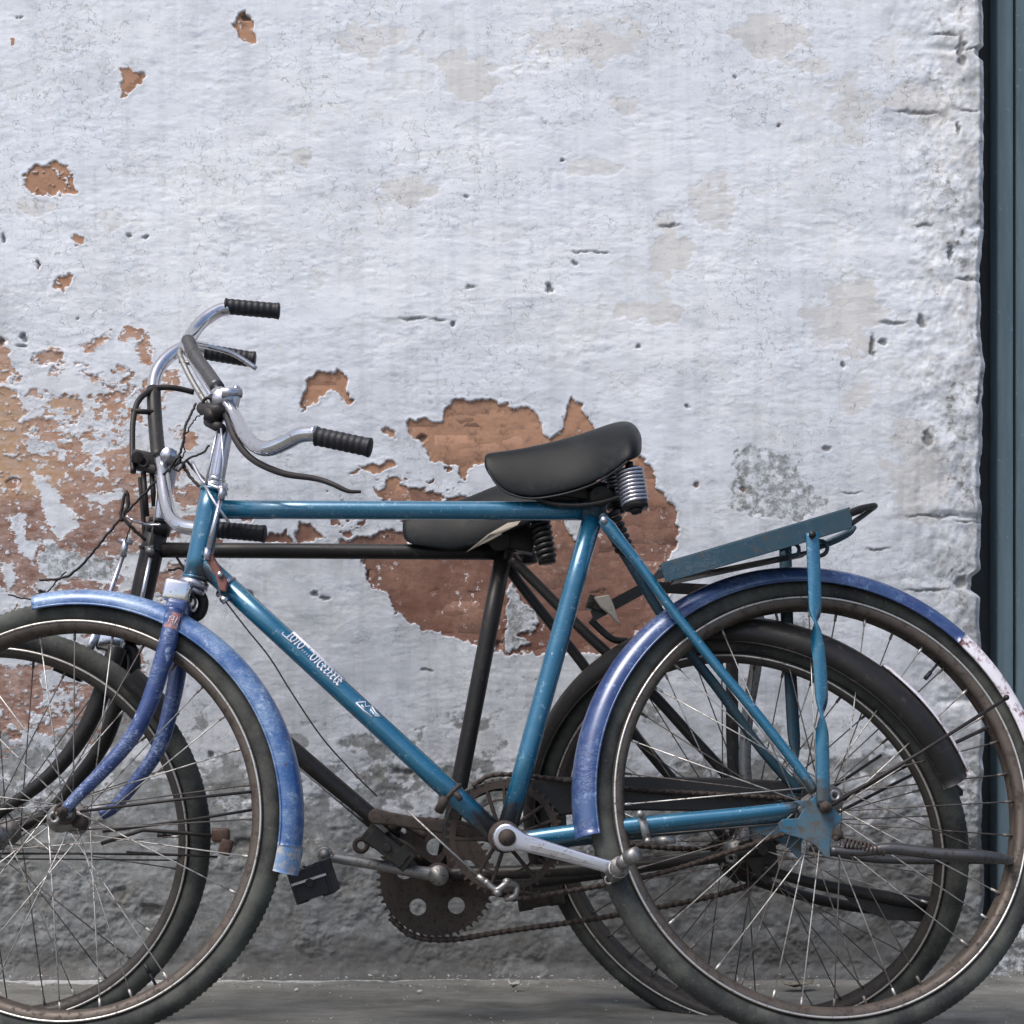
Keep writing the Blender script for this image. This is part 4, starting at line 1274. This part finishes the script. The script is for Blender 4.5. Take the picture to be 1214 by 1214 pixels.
strut([B(963, 632, -.078), B(965, 680, -.078), B(966, 720, -.078), B(967, 742, -.078), B(971, 780, -.077), B(974, 825, -.076), B(974, 852, -.075), B(975, 890, -.073), B(976, 955, -.070)],
      [0, 0, .25, pi * .5, pi, pi * 1.1, pi * 1.5, pi * 2, pi * 2])
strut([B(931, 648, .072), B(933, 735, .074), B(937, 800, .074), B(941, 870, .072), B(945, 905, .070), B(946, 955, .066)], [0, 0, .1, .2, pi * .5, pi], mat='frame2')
V, Fq = join(rod(B(963, 634, -.086), B(963, 634, -.07), .0055, 10))
link_mesh('bolt', V, Fq, M['black'], rk)

# stand, folded up behind the rear wheel
stn = tube('stand', [B(985, 1008, -.07), B(1020, 1010, -.072), B(1055, 1006, -.075), B(1110, 1012, -.078), B(1165, 1015, -.078), B(1192, 1019, -.06), B(1196, 1019, -.02), B(1190, 1019, .05), B(1165, 1019, .07), B(1040, 1018, .07), B(960, 1005, .066)],
           [.006, .0065, .0085, .0085, .0085, .0075, .007, .007, .007, .007, .006], M['steel_dark'], blue)
V, Fq = join(coil(B(1000, 998, -.075), B(1050, 1010, -.075), .006, .0016, 11, 6))
link_mesh('spring', V, Fq, M['rust'], stn)

# cranks, pedal axle, chainwheel, chain guard
c0 = B(601, 993, -.060)
def crank(a, b, r0, r1, mat, par, lab=None, thick=.006):
    a, b = Vector(a), Vector(b)
    d = (b - a).normalized(); n = Vector((0, 1, 0)); w = d.cross(n).normalized()
    poly = []
    for k in range(9):
        t = math.pi / 2 + math.pi * k / 8
        poly.append(a + (d * math.cos(t) + w * math.sin(t)) * r0)
    L = (b - a).length
    for f, rr in ((.14, r0 * .62), (.5, r0 * .50), (.9, r1 * .8)):
        poly.append(a + d * L * f - w * rr)
    for k in range(9):
        t = -math.pi / 2 + math.pi * k / 8
        poly.append(b + (d * math.cos(t) + w * math.sin(t)) * r1)
    for f, rr in ((.9, r1 * .8), (.5, r0 * .50), (.14, r0 * .62)):
        poly.append(a + d * L * f + w * rr)
    V, F = plate(poly, Vector((0, -thick, 0)), Vector((0, thick, 0)))
    o = link_mesh('crank', V, F, mat, par, smooth=False)
    bevel(o, .0035, 4)
    o.data.polygons.foreach_set("use_smooth", [True] * len(o.data.polygons))
    return o
ck = crank(B(601, 993, -.062), B(730, 1030, -.070), .0205, .0115, M['alloy'], blue)
V, Fq = join(rod(B(601, 993, -.073), B(601, 993, -.04), .0125, 20))
link_mesh('spindle', V, Fq, M['rust'], ck)
V, Fq = plate([B(628, 1000, -.069), B(715, 1022, -.0735), B(714, 1029, -.0735), B(630, 1010, -.069)], Vector((0, -.0012, 0)), Vector((0, .003, 0)))
bevel(link_mesh('groove', V, Fq, M['steel'], ck, smooth=False), .0015, 2)
V, Fq = join(ring(B(722, 1043, -.078), (0, 1, 0), .0055, .0018), rod(B(728, 1036, -.074), B(737, 1024, -.112), .0135, 16, .012), rod(B(737, 1024, -.112), B(744, 1018, -.128), .0095, 16),
             ring(B(733, 1030, -.092), B(737, 1024, -.112) - B(728, 1036, -.074), .013, .0018), ring(B(736, 1026, -.102), B(737, 1024, -.112) - B(728, 1036, -.074), .0125, .0016), rod(B(744, 1018, -.128), B(756, 1011, -.14), .011, 14, .010))
link_mesh('pedal_axle', V, Fq, M['steel'], ck)
cw = chainwheel(B, 598, 992, .043, .086, blue, 0, M['rust'], 46, arms=5)
ck2 = crank(B(600, 993, .066), B(446, 968, .070), .018, .012, M['rust'], blue)
def pedal(c, rot, L, Wd, par, mat, refl=None):
    R = Matrix.Rotation(rot, 3, 'Y')
    parts = []
    for s in (-1, 1):
        parts.append(boxv(Vector(c) + R @ Vector((0, 0, s * L * .34)), Wd, .085, L * .30, R))
    parts.append(rod(Vector(c) + Vector((0, -.05, 0)), Vector(c) + Vector((0, .05, 0)), .007, 12))
    for s in (-1, 1):
        parts.append(boxv(Vector(c) + Vector((0, s * .044, 0)), Wd * .9, .003, L * .8, R))
    V, F = join(*parts)
    p = bevel(link_mesh('pedal', V, F, mat, par, smooth=False), .004, 3)
    if refl:
        V, F = boxv(Vector(c) + R @ Vector((-Wd * .1, -.047, 0)), .0035, .003, L * .9, R)
        link_mesh('reflector', V, F, M['alloy'], p, smooth=False)
    return p
pedal(B(462, 1003, .13), math.radians(-52), .085, .030, blue, M['black'])
# chain guard on the far side
gp = [(524, 1003), (526, 975), (536, 950), (552, 935), (575, 926), (605, 922), (660, 921), (760, 921), (860, 922), (940, 926), (972, 936), (982, 955), (972, 970), (940, 966), (860, 962), (760, 961), (690, 962), (664, 968),
      (655, 958), (635, 944), (610, 938), (585, 938), (563, 947), (548, 962), (540, 980), (540, 1003)]
V, Fq = plate([B(u, v, .062) for u, v in gp], Vector((0, -.004, 0)), Vector((0, .004, 0)))
bevel(link_mesh('chain_guard', V, Fq, M['black'], blue, smooth=False), .003, 2)
chain([B(560, 932, .043), B(600, 918, .043), B(760, 936, .046), B(950, 948, .048), B(985, 962, .048), B(978, 985, .048), B(940, 986, .048), B(780, 1036, .046), B(640, 1062, .043), B(600, 1066, .043)], blue, M['rust'])

# ================================================================== DARK BICYCLE
dark = thing('bicycle', 'black rusty roadster bicycle standing behind the blue one against the wall', 'bicycle', (-.1, .22, 0), 'old roadster bicycles leaning by the wall')
df, df_valve = make_wheel(dark, P(2.5, 990, .20), 0, 6, .297, .330, M['rim_grey'], 32, missing=(2, 11, 19, 20), shiny=.25)
dr, dr_valve = make_wheel(dark, P(878.6, 999.6, .20), -23, 20, .316, .350, M['rim_grey'], 40, missing=(9, 23), hw=.050, shiny=.1)
dr_valve.rotation_euler = (0, 2.2, 0)
ax_tube('top_tube', D(186, 652), D(603, 655), .0125, M['black'], dark)
dht = ax_tube('head_tube', D(186, 628), D(160, 742), .0185, M['black'], dark)
V, Fq = join(rod(D(188, 622), D(186, 634), .022, 20, .0195), rod(D(189, 616), D(188, 622), .017, 20), ring(D(180, 652), D(186, 628) - D(160, 742), .0185, .003))
link_mesh('headset_cup', V, Fq, M['black'], dht)
V, Fq = join(rod(D(178, 662, -.022), D(163, 735, -.022), .0035, 10))
link_mesh('brake_rod', V, Fq, M['alloy'], dark)
V, Fq = join(rod(D(176, 655, -.024), D(180, 652, -.020), .007, 8), rod(D(172, 650, -.022), D(182, 648, -.022), .003, 8), sweep([D(188, 560, -.02), D(184, 610, -.024), D(177, 650, -.024)], .0014, 6))
link_mesh('rod_joint', V, Fq, M['steel'], dark)
ddt = ax_tube('down_tube', D(166, 735), D(520, 1038), .0155, M['black'], dark)
ax_tube('seat_tube', D(598, 652), D(524, 1038), .0140, M['black'], dark)
V, Fq = rod(D(520, 1040, -.036), D(520, 1040, .036), .023, 24)
link_mesh('bottom_bracket', V, Fq, M['rust'], dark)
tube('seat_stay', [D(606, 662, -.03), D(640, 696, -.032), D(700, 756, -.038), D(764, 813, -.044), D(815, 868, -.05), D(865, 925, -.055), D(896, 985, -.058), D(905, 1005, -.06)], .0085, M['black'], dark)
tube('seat_stay', [D(598, 668, .03), D(630, 710, .032), D(690, 786, .038), D(728, 840, .044), D(785, 910, .05), D(840, 970, .056), D(870, 1008, .06)], .0085, M['black'], dark)
tube('chain_stay', [D(530, 1036, -.026), D(620, 1034, -.040), D(760, 1026, -.052), D(905, 1010, -.060)], [.012, .011, .009], M['black'], dark)
tube('chain_stay', [D(530, 1046, .028), D(640, 1044, .045), D(870, 1012, .060)], [.012, .011, .009], M['black'], dark)
for s, o, u in ((-1, -.062, 905), (1, .062, 868)):
    V, Fq = join(plate([D(u - 30, 1000, o), D(u, 990, o), D(u + 14, 1000, o), D(u + 18, 1030, o), D(u + 4, 1048, o), D(u - 12, 1034, o)], Vector((0, -.003, 0)), Vector((0, .003, 0))), rod(D(u, 1008, o - .014), D(u, 1008, o + .014), .009, 6))
    link_mesh('dropout', V, Fq, M['black'], dark, smooth=False)
# rear sprocket
V, Fq = join(rod(D(882, 1012, .045), D(882, 1012, .052), .036, 24), rod(D(882, 1012, -.02), D(882, 1012, .03), .022, 20))
link_mesh('sprocket', V, Fq, M['rust'], dark)
# fork
dfb = tube('fork_blade', [D(139, 768, -.036), D(133, 785, -.040), D(126, 806, -.043), D(111, 845, -.046), D(94, 877, -.048), D(71, 907, -.050), D(43, 933, -.052), D(8, 958, -.053), D(-12, 972, -.054)],
           [.015, .015, .0148, .014, .013, .0118, .0105, .009, .0085], M['black'], dark, seg=16)
tube('fork_blade', [D(150, 775, .036), D(146, 800, .040), D(138, 838, .045), D(123, 880, .048), D(95, 920, .050), D(55, 966, .052), D(10, 984, .053), D(-6, 990, .054)],
     [.015, .0148, .014, .013, .0118, .0105, .009, .0085], M['black'], dark, seg=16)
td = (D(160, 742) - D(186, 628)).normalized()
Rd = Matrix((td.cross(Vector((0, 1, 0))), Vector((0, 1, 0)), td)).transposed()
V, Fq = boxv(D(136, 764, -.008), .042, .075, .030, Rd)
dcr = bevel(link_mesh('fork_crown', V, Fq, M['chrome'], dark), .006, 3)
V, Fq = join(rod(D(158, 742), D(153, 762), .019, 20), sweep(catmull([D(150, 765, .0), D(158, 775, .0), D(158, 795, .0), D(148, 806, .0)], 5), .011, 10))
link_mesh('steerer', V, Fq, M['black'], dcr)
V, Fq = join(rod(D(98, 776, -.05), D(104, 776, -.02), .0085, 10), rod(D(104, 790, -.045), D(122, 806, -.05), .003, 8), rod(D(122, 806, -.05), D(130, 820, -.05), .0045, 8), boxv(D(80, 788, -.028), .036, .016, .012, Rd @ Matrix.Rotation(-.2, 3, 'Y')),
             rod(D(97, 782, -.045), D(97, 800, -.045), .0055, 10))
link_mesh('brake_stirrup', V, Fq, M['alloy'], dark)
V, Fq = join(boxv(D(82, 797, -.028), .046, .018, .014, Rd @ Matrix.Rotation(-.2, 3, 'Y')))
link_mesh('brake_shoe', V, Fq, M['black'], dark)
V, Fq = join(rod(D(149, 640, -.03), D(146, 660, -.03), .0052, 12), rod(D(147, 655, -.03), D(116, 745, -.04), .0038, 12), rod(D(116, 745, -.045), D(102, 780, -.048), .0068, 12), rod(D(141, 641, -.03), D(157, 643, -.03), .0045, 8))
link_mesh('brake_rod', V, Fq, M['alloy'], dark)
# steering
dst = tube('stem', [D(188, 625), D(196, 585), D(204, 548), D(206, 540)], [.0112, .0115, .0125, .0122], M['alloy'], dark, seg=20)
V, Fq = join(rod(D(200, 541, -.02), D(200, 541, .02), .014, 20), rod(D(205, 540), D(207, 534), .005, 6))
link_mesh('clamp', V, Fq, M['alloy'], dst)
dhb = tube('handlebar', [D(246, 414, .172), D(230, 411, .168), D(212, 415, .155), D(194, 429, .135), D(184, 447, .115), D(182, 470, .09), D(184, 500, .06), D(188, 535, .02), D(192, 560, -.025), D(196, 590, -.065),
                         D(201, 610, -.095), D(212, 622, -.125), D(232, 627, -.145), D(258, 628, -.158)], .0112, M['chrome'], dark, n=8, seg=16)
V, Fq = sweep(catmull([D(182, 462, .098), D(184, 500, .06), D(188, 545, .0)], 8), .0122, 14)
link_mesh('dark_bar_shell', V, Fq, M['black'], dhb)  # added dark shell over part of the chrome bar
grip(D(243, 417, .172), D(303, 427, .178), dark, .0135)
grip(D(257, 628, -.158), D(315, 633, -.165), dark, .0125)
V, Fq = join(sweep(catmull([D(158, 560, .0), D(157, 530, .02), D(158, 498, .04), D(165, 474, .06), D(184, 461, .09), D(206, 460, .10), D(230, 465, .11)], 8), .0048, 10), rod(D(156, 487, .045), D(182, 489, .06), .0045, 10),
             rod(D(170, 560, .0), D(174, 612, .0), .0045, 10), rod(D(180, 560, .0), D(183, 600, .0), .0045, 10))
link_mesh('brake_lever', V, Fq, M['cable'], dark)
V, Fq = join(boxv(D(174, 545, .01), .040, .035, .022, Rd), rod(D(163, 542, -.02), D(163, 542, .02), .010, 12), rod(D(160, 552, .02), D(190, 558, -.02), .008, 10), ring(D(170, 548, -.014), (0, 1, 0), .007, .002), rod(D(166, 566, .0), D(172, 640, .0), .004, 8))
bevel(link_mesh('lever_bracket', V, Fq, M['cable'], dark), .002)
# wires hanging loose around both stems belong to the dark bicycle
def wire(pts, r=.0017, nm='loose_wire', mat='cable', jit=1.0):
    c_ = catmull([Vector(p) for p in pts], 7)
    c_ = [p + Vector((random.uniform(-1, 1), random.uniform(-1, 1), random.uniform(-1, 1))) * .0008 * jit for p in c_]
    V, F = sweep(c_, r, 6)
    return link_mesh(nm, V, F, M[mat], dark)
wire([D(232, 478, -.02), D(226, 492, -.03), D(220, 505, -.04), D(216, 530, -.045), D(207, 548, -.045), D(193, 563, -.045), D(168, 588, -.04), D(150, 608, -.04), D(130, 630, -.04), D(110, 655, -.04), D(88, 678, -.04), D(70, 686, -.04), D(46, 688, -.04)], .0021)
wire([D(240, 490, -.03), D(231, 497, -.035), D(222, 512, -.04), D(217, 522, -.045), D(219, 537, -.045), D(205, 556, -.045)], .0012, jit=2)
wire([D(200, 560, -.05), D(206, 548, -.052), D(214, 541, -.052), D(212, 550, -.045), D(203, 552, -.05), D(212, 558, -.05), D(221, 545, -.05), D(240, 537, -.05), D(248, 528, -.05)], .0018)
wire([D(216, 548, -.045), D(222, 560, -.045), D(232, 573, -.05), D(243, 582, -.055)], .0026)
wire([D(220, 545, -.045), D(230, 556, -.045), D(243, 570, -.05)], .0022)
wire([D(144, 618, -.04), D(144, 605, -.04), D(150, 583, -.04), D(152, 600, -.04), D(146, 612, -.04), D(156, 625, -.04), D(172, 640, -.03)], .0030)
wire([D(150, 612, -.04), D(160, 618, -.04), D(176, 622, -.03), D(190, 622, -.03)], .0020, mat='alloy')
wire([D(156, 618, -.04), D(153, 628, -.04), D(149, 642, -.035)], .0010)
wire([D(10, 705, .0), D(25, 709, .0), D(42, 710, .0), D(50, 704, .0), D(58, 700, -.01), D(68, 688, -.02), D(78, 678, -.03)], .0013)
wire([D(38, 712, .0), D(44, 705, .0), D(52, 708, .0), D(46, 700, .0), D(54, 702, .0)], .0024)
wire([D(205, 655, .0), D(222, 680, .0), D(214, 674, .0), D(200, 676, .0)], .002)
# horizontal rods of the dark bicycle's rod brake, low down
V, Fq = join(sweep([D(-10, 1012, -.03), D(110, 1012, -.03), D(228, 1014, -.03)], .0018, 6), sweep([D(-10, 1018, -.02), D(220, 1020, -.02)], .0012, 6), sweep([D(120, 1000, -.05), D(170, 984, -.05), D(225, 988, -.05), D(258, 992, -.05)], .003, 6),
             sweep([D(150, 1010, -.05), D(258, 1016, -.05)], .0018, 6))
link_mesh('brake_rod', V, Fq, M['cable'], dark)
V, Fq = join(boxv(D(262, 990, -.05), .028, .016, .022), boxv(D(268, 1004, -.05), .020, .016, .026, Matrix.Rotation(.3, 3, 'Y')))
bevel(link_mesh('brake_shoe', V, Fq, M['reflector'], dark), .004, 2)
# saddle
dsst = [(477, 617, 632, .012), (480, 611, 643, .020), (492, 605, 648, .026), (512, 600, 651, .032), (535, 594, 655, .036), (555, 588, 652, .040), (580, 577, 642, .052), (605, 568, 632, .066),
        (632, 562, 622, .080), (650, 560, 614, .084), (664, 564, 606, .076), (670, 572, 600, .05)]
dsd = saddle_mesh(D, dsst, 'saddle', M['leather'], dark)
V, Fq = plate([D(552, 655, -.055), D(578, 634, -.062), D(602, 620, -.068), D(640, 614, -.072), D(618, 622, -.060), D(590, 636, -.052)], Vector((0, -.0012, 0)), Vector((0, .0012, 0)))
link_mesh('lining', V, Fq, M['canvas'], dsd)
V, Fq = join(boxv(D(598, 636, .0), .10, .05, .040, Matrix.Rotation(.2, 3, 'Y')), rod(D(602, 610), D(598, 665), .014, 18), rod(D(592, 640, -.035), D(592, 640, .035), .018, 18), sweep(catmull([D(500, 640, 0), D(560, 655, 0), D(620, 648, 0), D(650, 625, 0)], 6), .006, 10))
bevel(link_mesh('saddle_frame', V, Fq, M['black'], dsd), .004)
for o, u in ((-.05, 640), (.05, 618)):
    V, Fq = join(coil(D(u, 615, o), D(u + 8, 662, o), .0125, .0046, 7, 8), rod(D(u + 8, 661, o), D(u + 9, 668, o), .014, 18))
    link_mesh('spring', V, Fq, M['black'], dsd)
# mudguard of the rear wheel with a pale edge strip and rubber flap
drf = fender(dark, dr, 18, 192, .372, M['black'], half=.030, drop=.030)
V, Fq = revolve([(.3745, .004), (.3725, .018), (.3655, .026), (.3575, .0305), (.359, .0315), (.367, .0275), (.374, .019), (.376, .004)], 40, math.radians(18), math.radians(50), cap=True)
link_mesh('mudguard_tail', [WHEEL_M[dr.name] @ v for v in V], Fq, M['white'], drf, local=True)  # pale strip: light from the wall on the edge, put into colour
V, Fq = join(plate([D(1113, 920, .0), D(1124, 925, .0), D(1136, 936, .0), D(1136, 943, .0), D(1124, 945, .0), D(1116, 940, .0)], Vector((0, -.03, 0)), Vector((0, .03, 0))))
bevel(link_mesh('mud_flap', V, Fq, M['rubber'], drf, smooth=False), .002)
for (a, b) in (((905, 1005, -.06), (1068, 908, -.04)), ((880, 1005, .05), (1045, 895, .04)), ((905, 1008, -.06), (1108, 905, -.04))):
    V, Fq = sweep([D(*a), D(*b)], .0026, 8)
    link_mesh('mudguard_stay', V, Fq, M['black'], drf)
dff = fender(dark, df, 34, 50, .345, M['black'], half=.026, drop=.030)
# carrier
drk = bpy.data.objects.new('carrier', None); drk.empty_display_size = .05
scene.collection.objects.link(drk); drk.parent = dark
for o in (-.06, .06):
    V, Fq = plate([D(700, 724, o), D(765, 689, o), D(990, 640 + 60, o), D(990, 715, o), D(768, 702, o), D(704, 737, o)], Vector((0, -.0014, 0)), Vector((0, .0014, 0)))
    link_mesh('rail', V, Fq, M['black'], drk, smooth=False)
V, Fq = join(boxv(D(706, 716, -.05), .028, .03, .022, Matrix.Rotation(.3, 3, 'Y')), rod(D(700, 716, -.066), D(700, 716, -.05), .006, 10), sweep(catmull([D(700, 735, -.05), D(725, 757, -.05), D(745, 760, -.05)], 5), .006, 8))
bevel(link_mesh('bracket', V, Fq, M['black'], drk, smooth=False), .003)
V, Fq = plate([D(704, 708, -.075), D(722, 705, -.075), D(727, 716, -.075), D(736, 742, -.075), D(722, 728, -.075), D(712, 720, -.075)], Vector((0, -.004, 0)), Vector((0, .010, 0)))
bevel(link_mesh('wooden_wedge', V, Fq, M['canvas'], drk, smooth=False), .002)
strut([D(899, 700, -.07), D(897, 780, -.07), D(886, 850, -.07), D(884, 920, -.066), D(900, 1000, -.064)], [0, 0, 0, 0, 0], w=.0092, t=.003, mat='steel', par=drk)
strut([D(868, 720, .07), D(868, 860, .07), D(870, 920, .066), D(872, 1000, .064)], [0, 0, 0, 0], w=.010, t=.003, mat='black', par=drk)
# stand
dsn = tube('stand', [D(905, 1030, -.066), D(960, 1046, -.07), D(1020, 1058, -.072), D(1075, 1068, -.074), D(1120, 1072, -.07), D(1128, 1074, -.02), D(1120, 1078, .05), D(1040, 1078, .07), D(960, 1064, .07), D(870, 1035, .066)], [.008, .009, .010, .011, .011, .010, .009, .009, .009, .009], M['black'], dark)
V, Fq = plate([D(1000, 1062, -.07), D(1062, 1072, -.07), D(1110, 1080, -.07), D(1112, 1094, -.07), D(1050, 1090, -.07), D(1016, 1076, -.07)], Vector((0, -.004, 0)), Vector((0, .004, 0)))
link_mesh('foot_plate', V, Fq, M['black'], dsn, smooth=False)
# drive
dcw = chainwheel(D, 517, 1043, -.010, .0935, dark, 5, M['rust'], 48)
dck = tube('crank', [D(520, 1038, -.055), D(450, 1026, -.062), D(385, 1015, -.066)], [.011, .0085, .0082], M['steel'], dark)
V, Fq = join(ring(D(385, 1013, -.070), (0, 1, 0), .0095, .003), rod(D(385, 1013, -.076), D(385, 1013, -.055), .0085, 14))
link_mesh('pedal_eye', V, Fq, M['steel'], dck)
V, Fq = rod(D(520, 1038, -.07), D(520, 1038, -.04), .016, 18)
link_mesh('spindle', V, Fq, M['steel'], dck)
pedal(D(372, 1044, -.13), math.radians(72), .060, .052, dark, M['rubber'], refl=True)
tube('crank', [D(518, 1042, .06), D(585, 1056, .066), D(655, 1068, .07)], [.011, .0085, .009], M['rust'], dark)
pedal(D(640, 1058, .13), math.radians(80), .08, .045, dark, M['black'])
chain([D(500, 972, -.010), D(530, 974, -.010), D(640, 990, -.010), D(800, 1006, .0), D(885, 1004, .02), D(903, 1030, .02), D(885, 1050, .02), D(820, 1068, .01), D(700, 1090, .0), D(600, 1104, -.01), D(535, 1114, -.010), D(490, 1110, -.010), D(462, 1088, -.010)], dark, M['rust'], .0048)
tube('brake_cable', [D(300, 862, -.02), D(360, 915, -.02), D(430, 972, -.02)], .0016, M['steel'], dark)
V, Fq = join(rod(D(452, 968, .03), D(470, 980, -.03), .010, 12), ring(D(428, 1002, .0), (0, 1, 0), .010, .004), sweep(catmull([D(455, 974, -.02), D(480, 978, -.03), D(505, 992, -.03)], 5), .0055, 8), sweep(catmull([D(440, 985, -.02), D(480, 1000, -.03), D(500, 1020, -.03)], 5), .0035, 8))
link_mesh('linkage', V, Fq, M['rust'], dark)

# ------------------------------------------------------------------ bits on the ground
def leaf(name, lab, u, y, s, rot, mat):
    x = px(u, y)
    pts = []
    for k in range(12):
        t = 2 * pi * k / 12
        pts.append(Vector((x + s * math.cos(t) * math.cos(rot) - .35 * s * math.sin(t) * math.sin(rot), y + s * math.cos(t) * math.sin(rot) + .35 * s * math.sin(t) * math.cos(rot), .022 + .006 * math.cos(2 * t) + .004 * math.sin(3 * t))))
    V, F = plate(pts, Vector((0, 0, 0)), Vector((0, 0, .0012)))
    o = link_mesh(name, V, F, mat)
    o['label'] = lab
    o['category'] = 'leaf'
leaf('dry_leaf', 'curled dry leaf on the ground below the rear wheel of the blue bicycle', 945, .50, .032, .2, M['leaf'])
leaf('dry_leaf', 'small pale scrap of dry leaf on the concrete beneath the pedals', 610, .50, .014, .5, M['pebble'])
for (u, y, s, lab) in ((498, .42, .0045, 'tiny pale pebble on the concrete left of the chainwheels'), (352, .44, .004, 'tiny grit stone on the concrete by the front tyre of the blue bicycle'), (1130, .48, .005, 'small pale pebble on the concrete before the door step')):
    rr = random.Random(u)
    V, F = [], []
    for a in range(5):
        for b in range(8):
            q = pi * (a + .5) / 5
            w = 2 * pi * b / 8
            k = s * rr.uniform(.8, 1.2)
            V.append(Vector((px(u, y) + k * math.sin(q) * math.cos(w) * 1.3, y + k * math.sin(q) * math.sin(w), .018 + k * math.cos(q) * .8)))
    for a in range(4):
        for b in range(8):
            F.append((a * 8 + b, a * 8 + (b + 1) % 8, (a + 1) * 8 + (b + 1) % 8, (a + 1) * 8 + b))
    F.append(tuple(range(8))[::-1]); F.append(tuple(32 + b for b in range(8)))
    o = link_mesh('pebble', V, F, M['pebble'])
    o['label'] = lab
    o['category'] = 'pebble'

# loose grit and dirt crumbs over the concrete and along the foot of the wall
rr = random.Random(5)
parts = []
for i in range(900):
    near_wall = rr.random() < .55
    x = rr.uniform(-1.1, 1.0)
    y = rr.uniform(.50, .585) if near_wall else rr.uniform(-.1, .58)
    q = rr.uniform(.0008, .0028) * (1.3 if near_wall else 1)
    z0 = .010 * float(np.clip((y - .30) / .3, 0, 1)) + .006 + (.008 if y > .54 else 0)
    c = Vector((x, y, z0 + q * .3))
    V = [c + Vector((rr.uniform(-1, 1), rr.uniform(-1, 1), rr.uniform(-.6, .6))).normalized() * q * rr.uniform(.7, 1.4) for _ in range(4)]
    parts.append((V, [(0, 1, 2), (0, 2, 3), (0, 3, 1), (1, 3, 2)]))
V, F_ = join(*parts)
o = link_mesh('grit', V, F_, M['pebble'], smooth=False)
o['kind'] = 'stuff'
o['label'] = 'pale grit and crumbs of plaster scattered on the concrete'
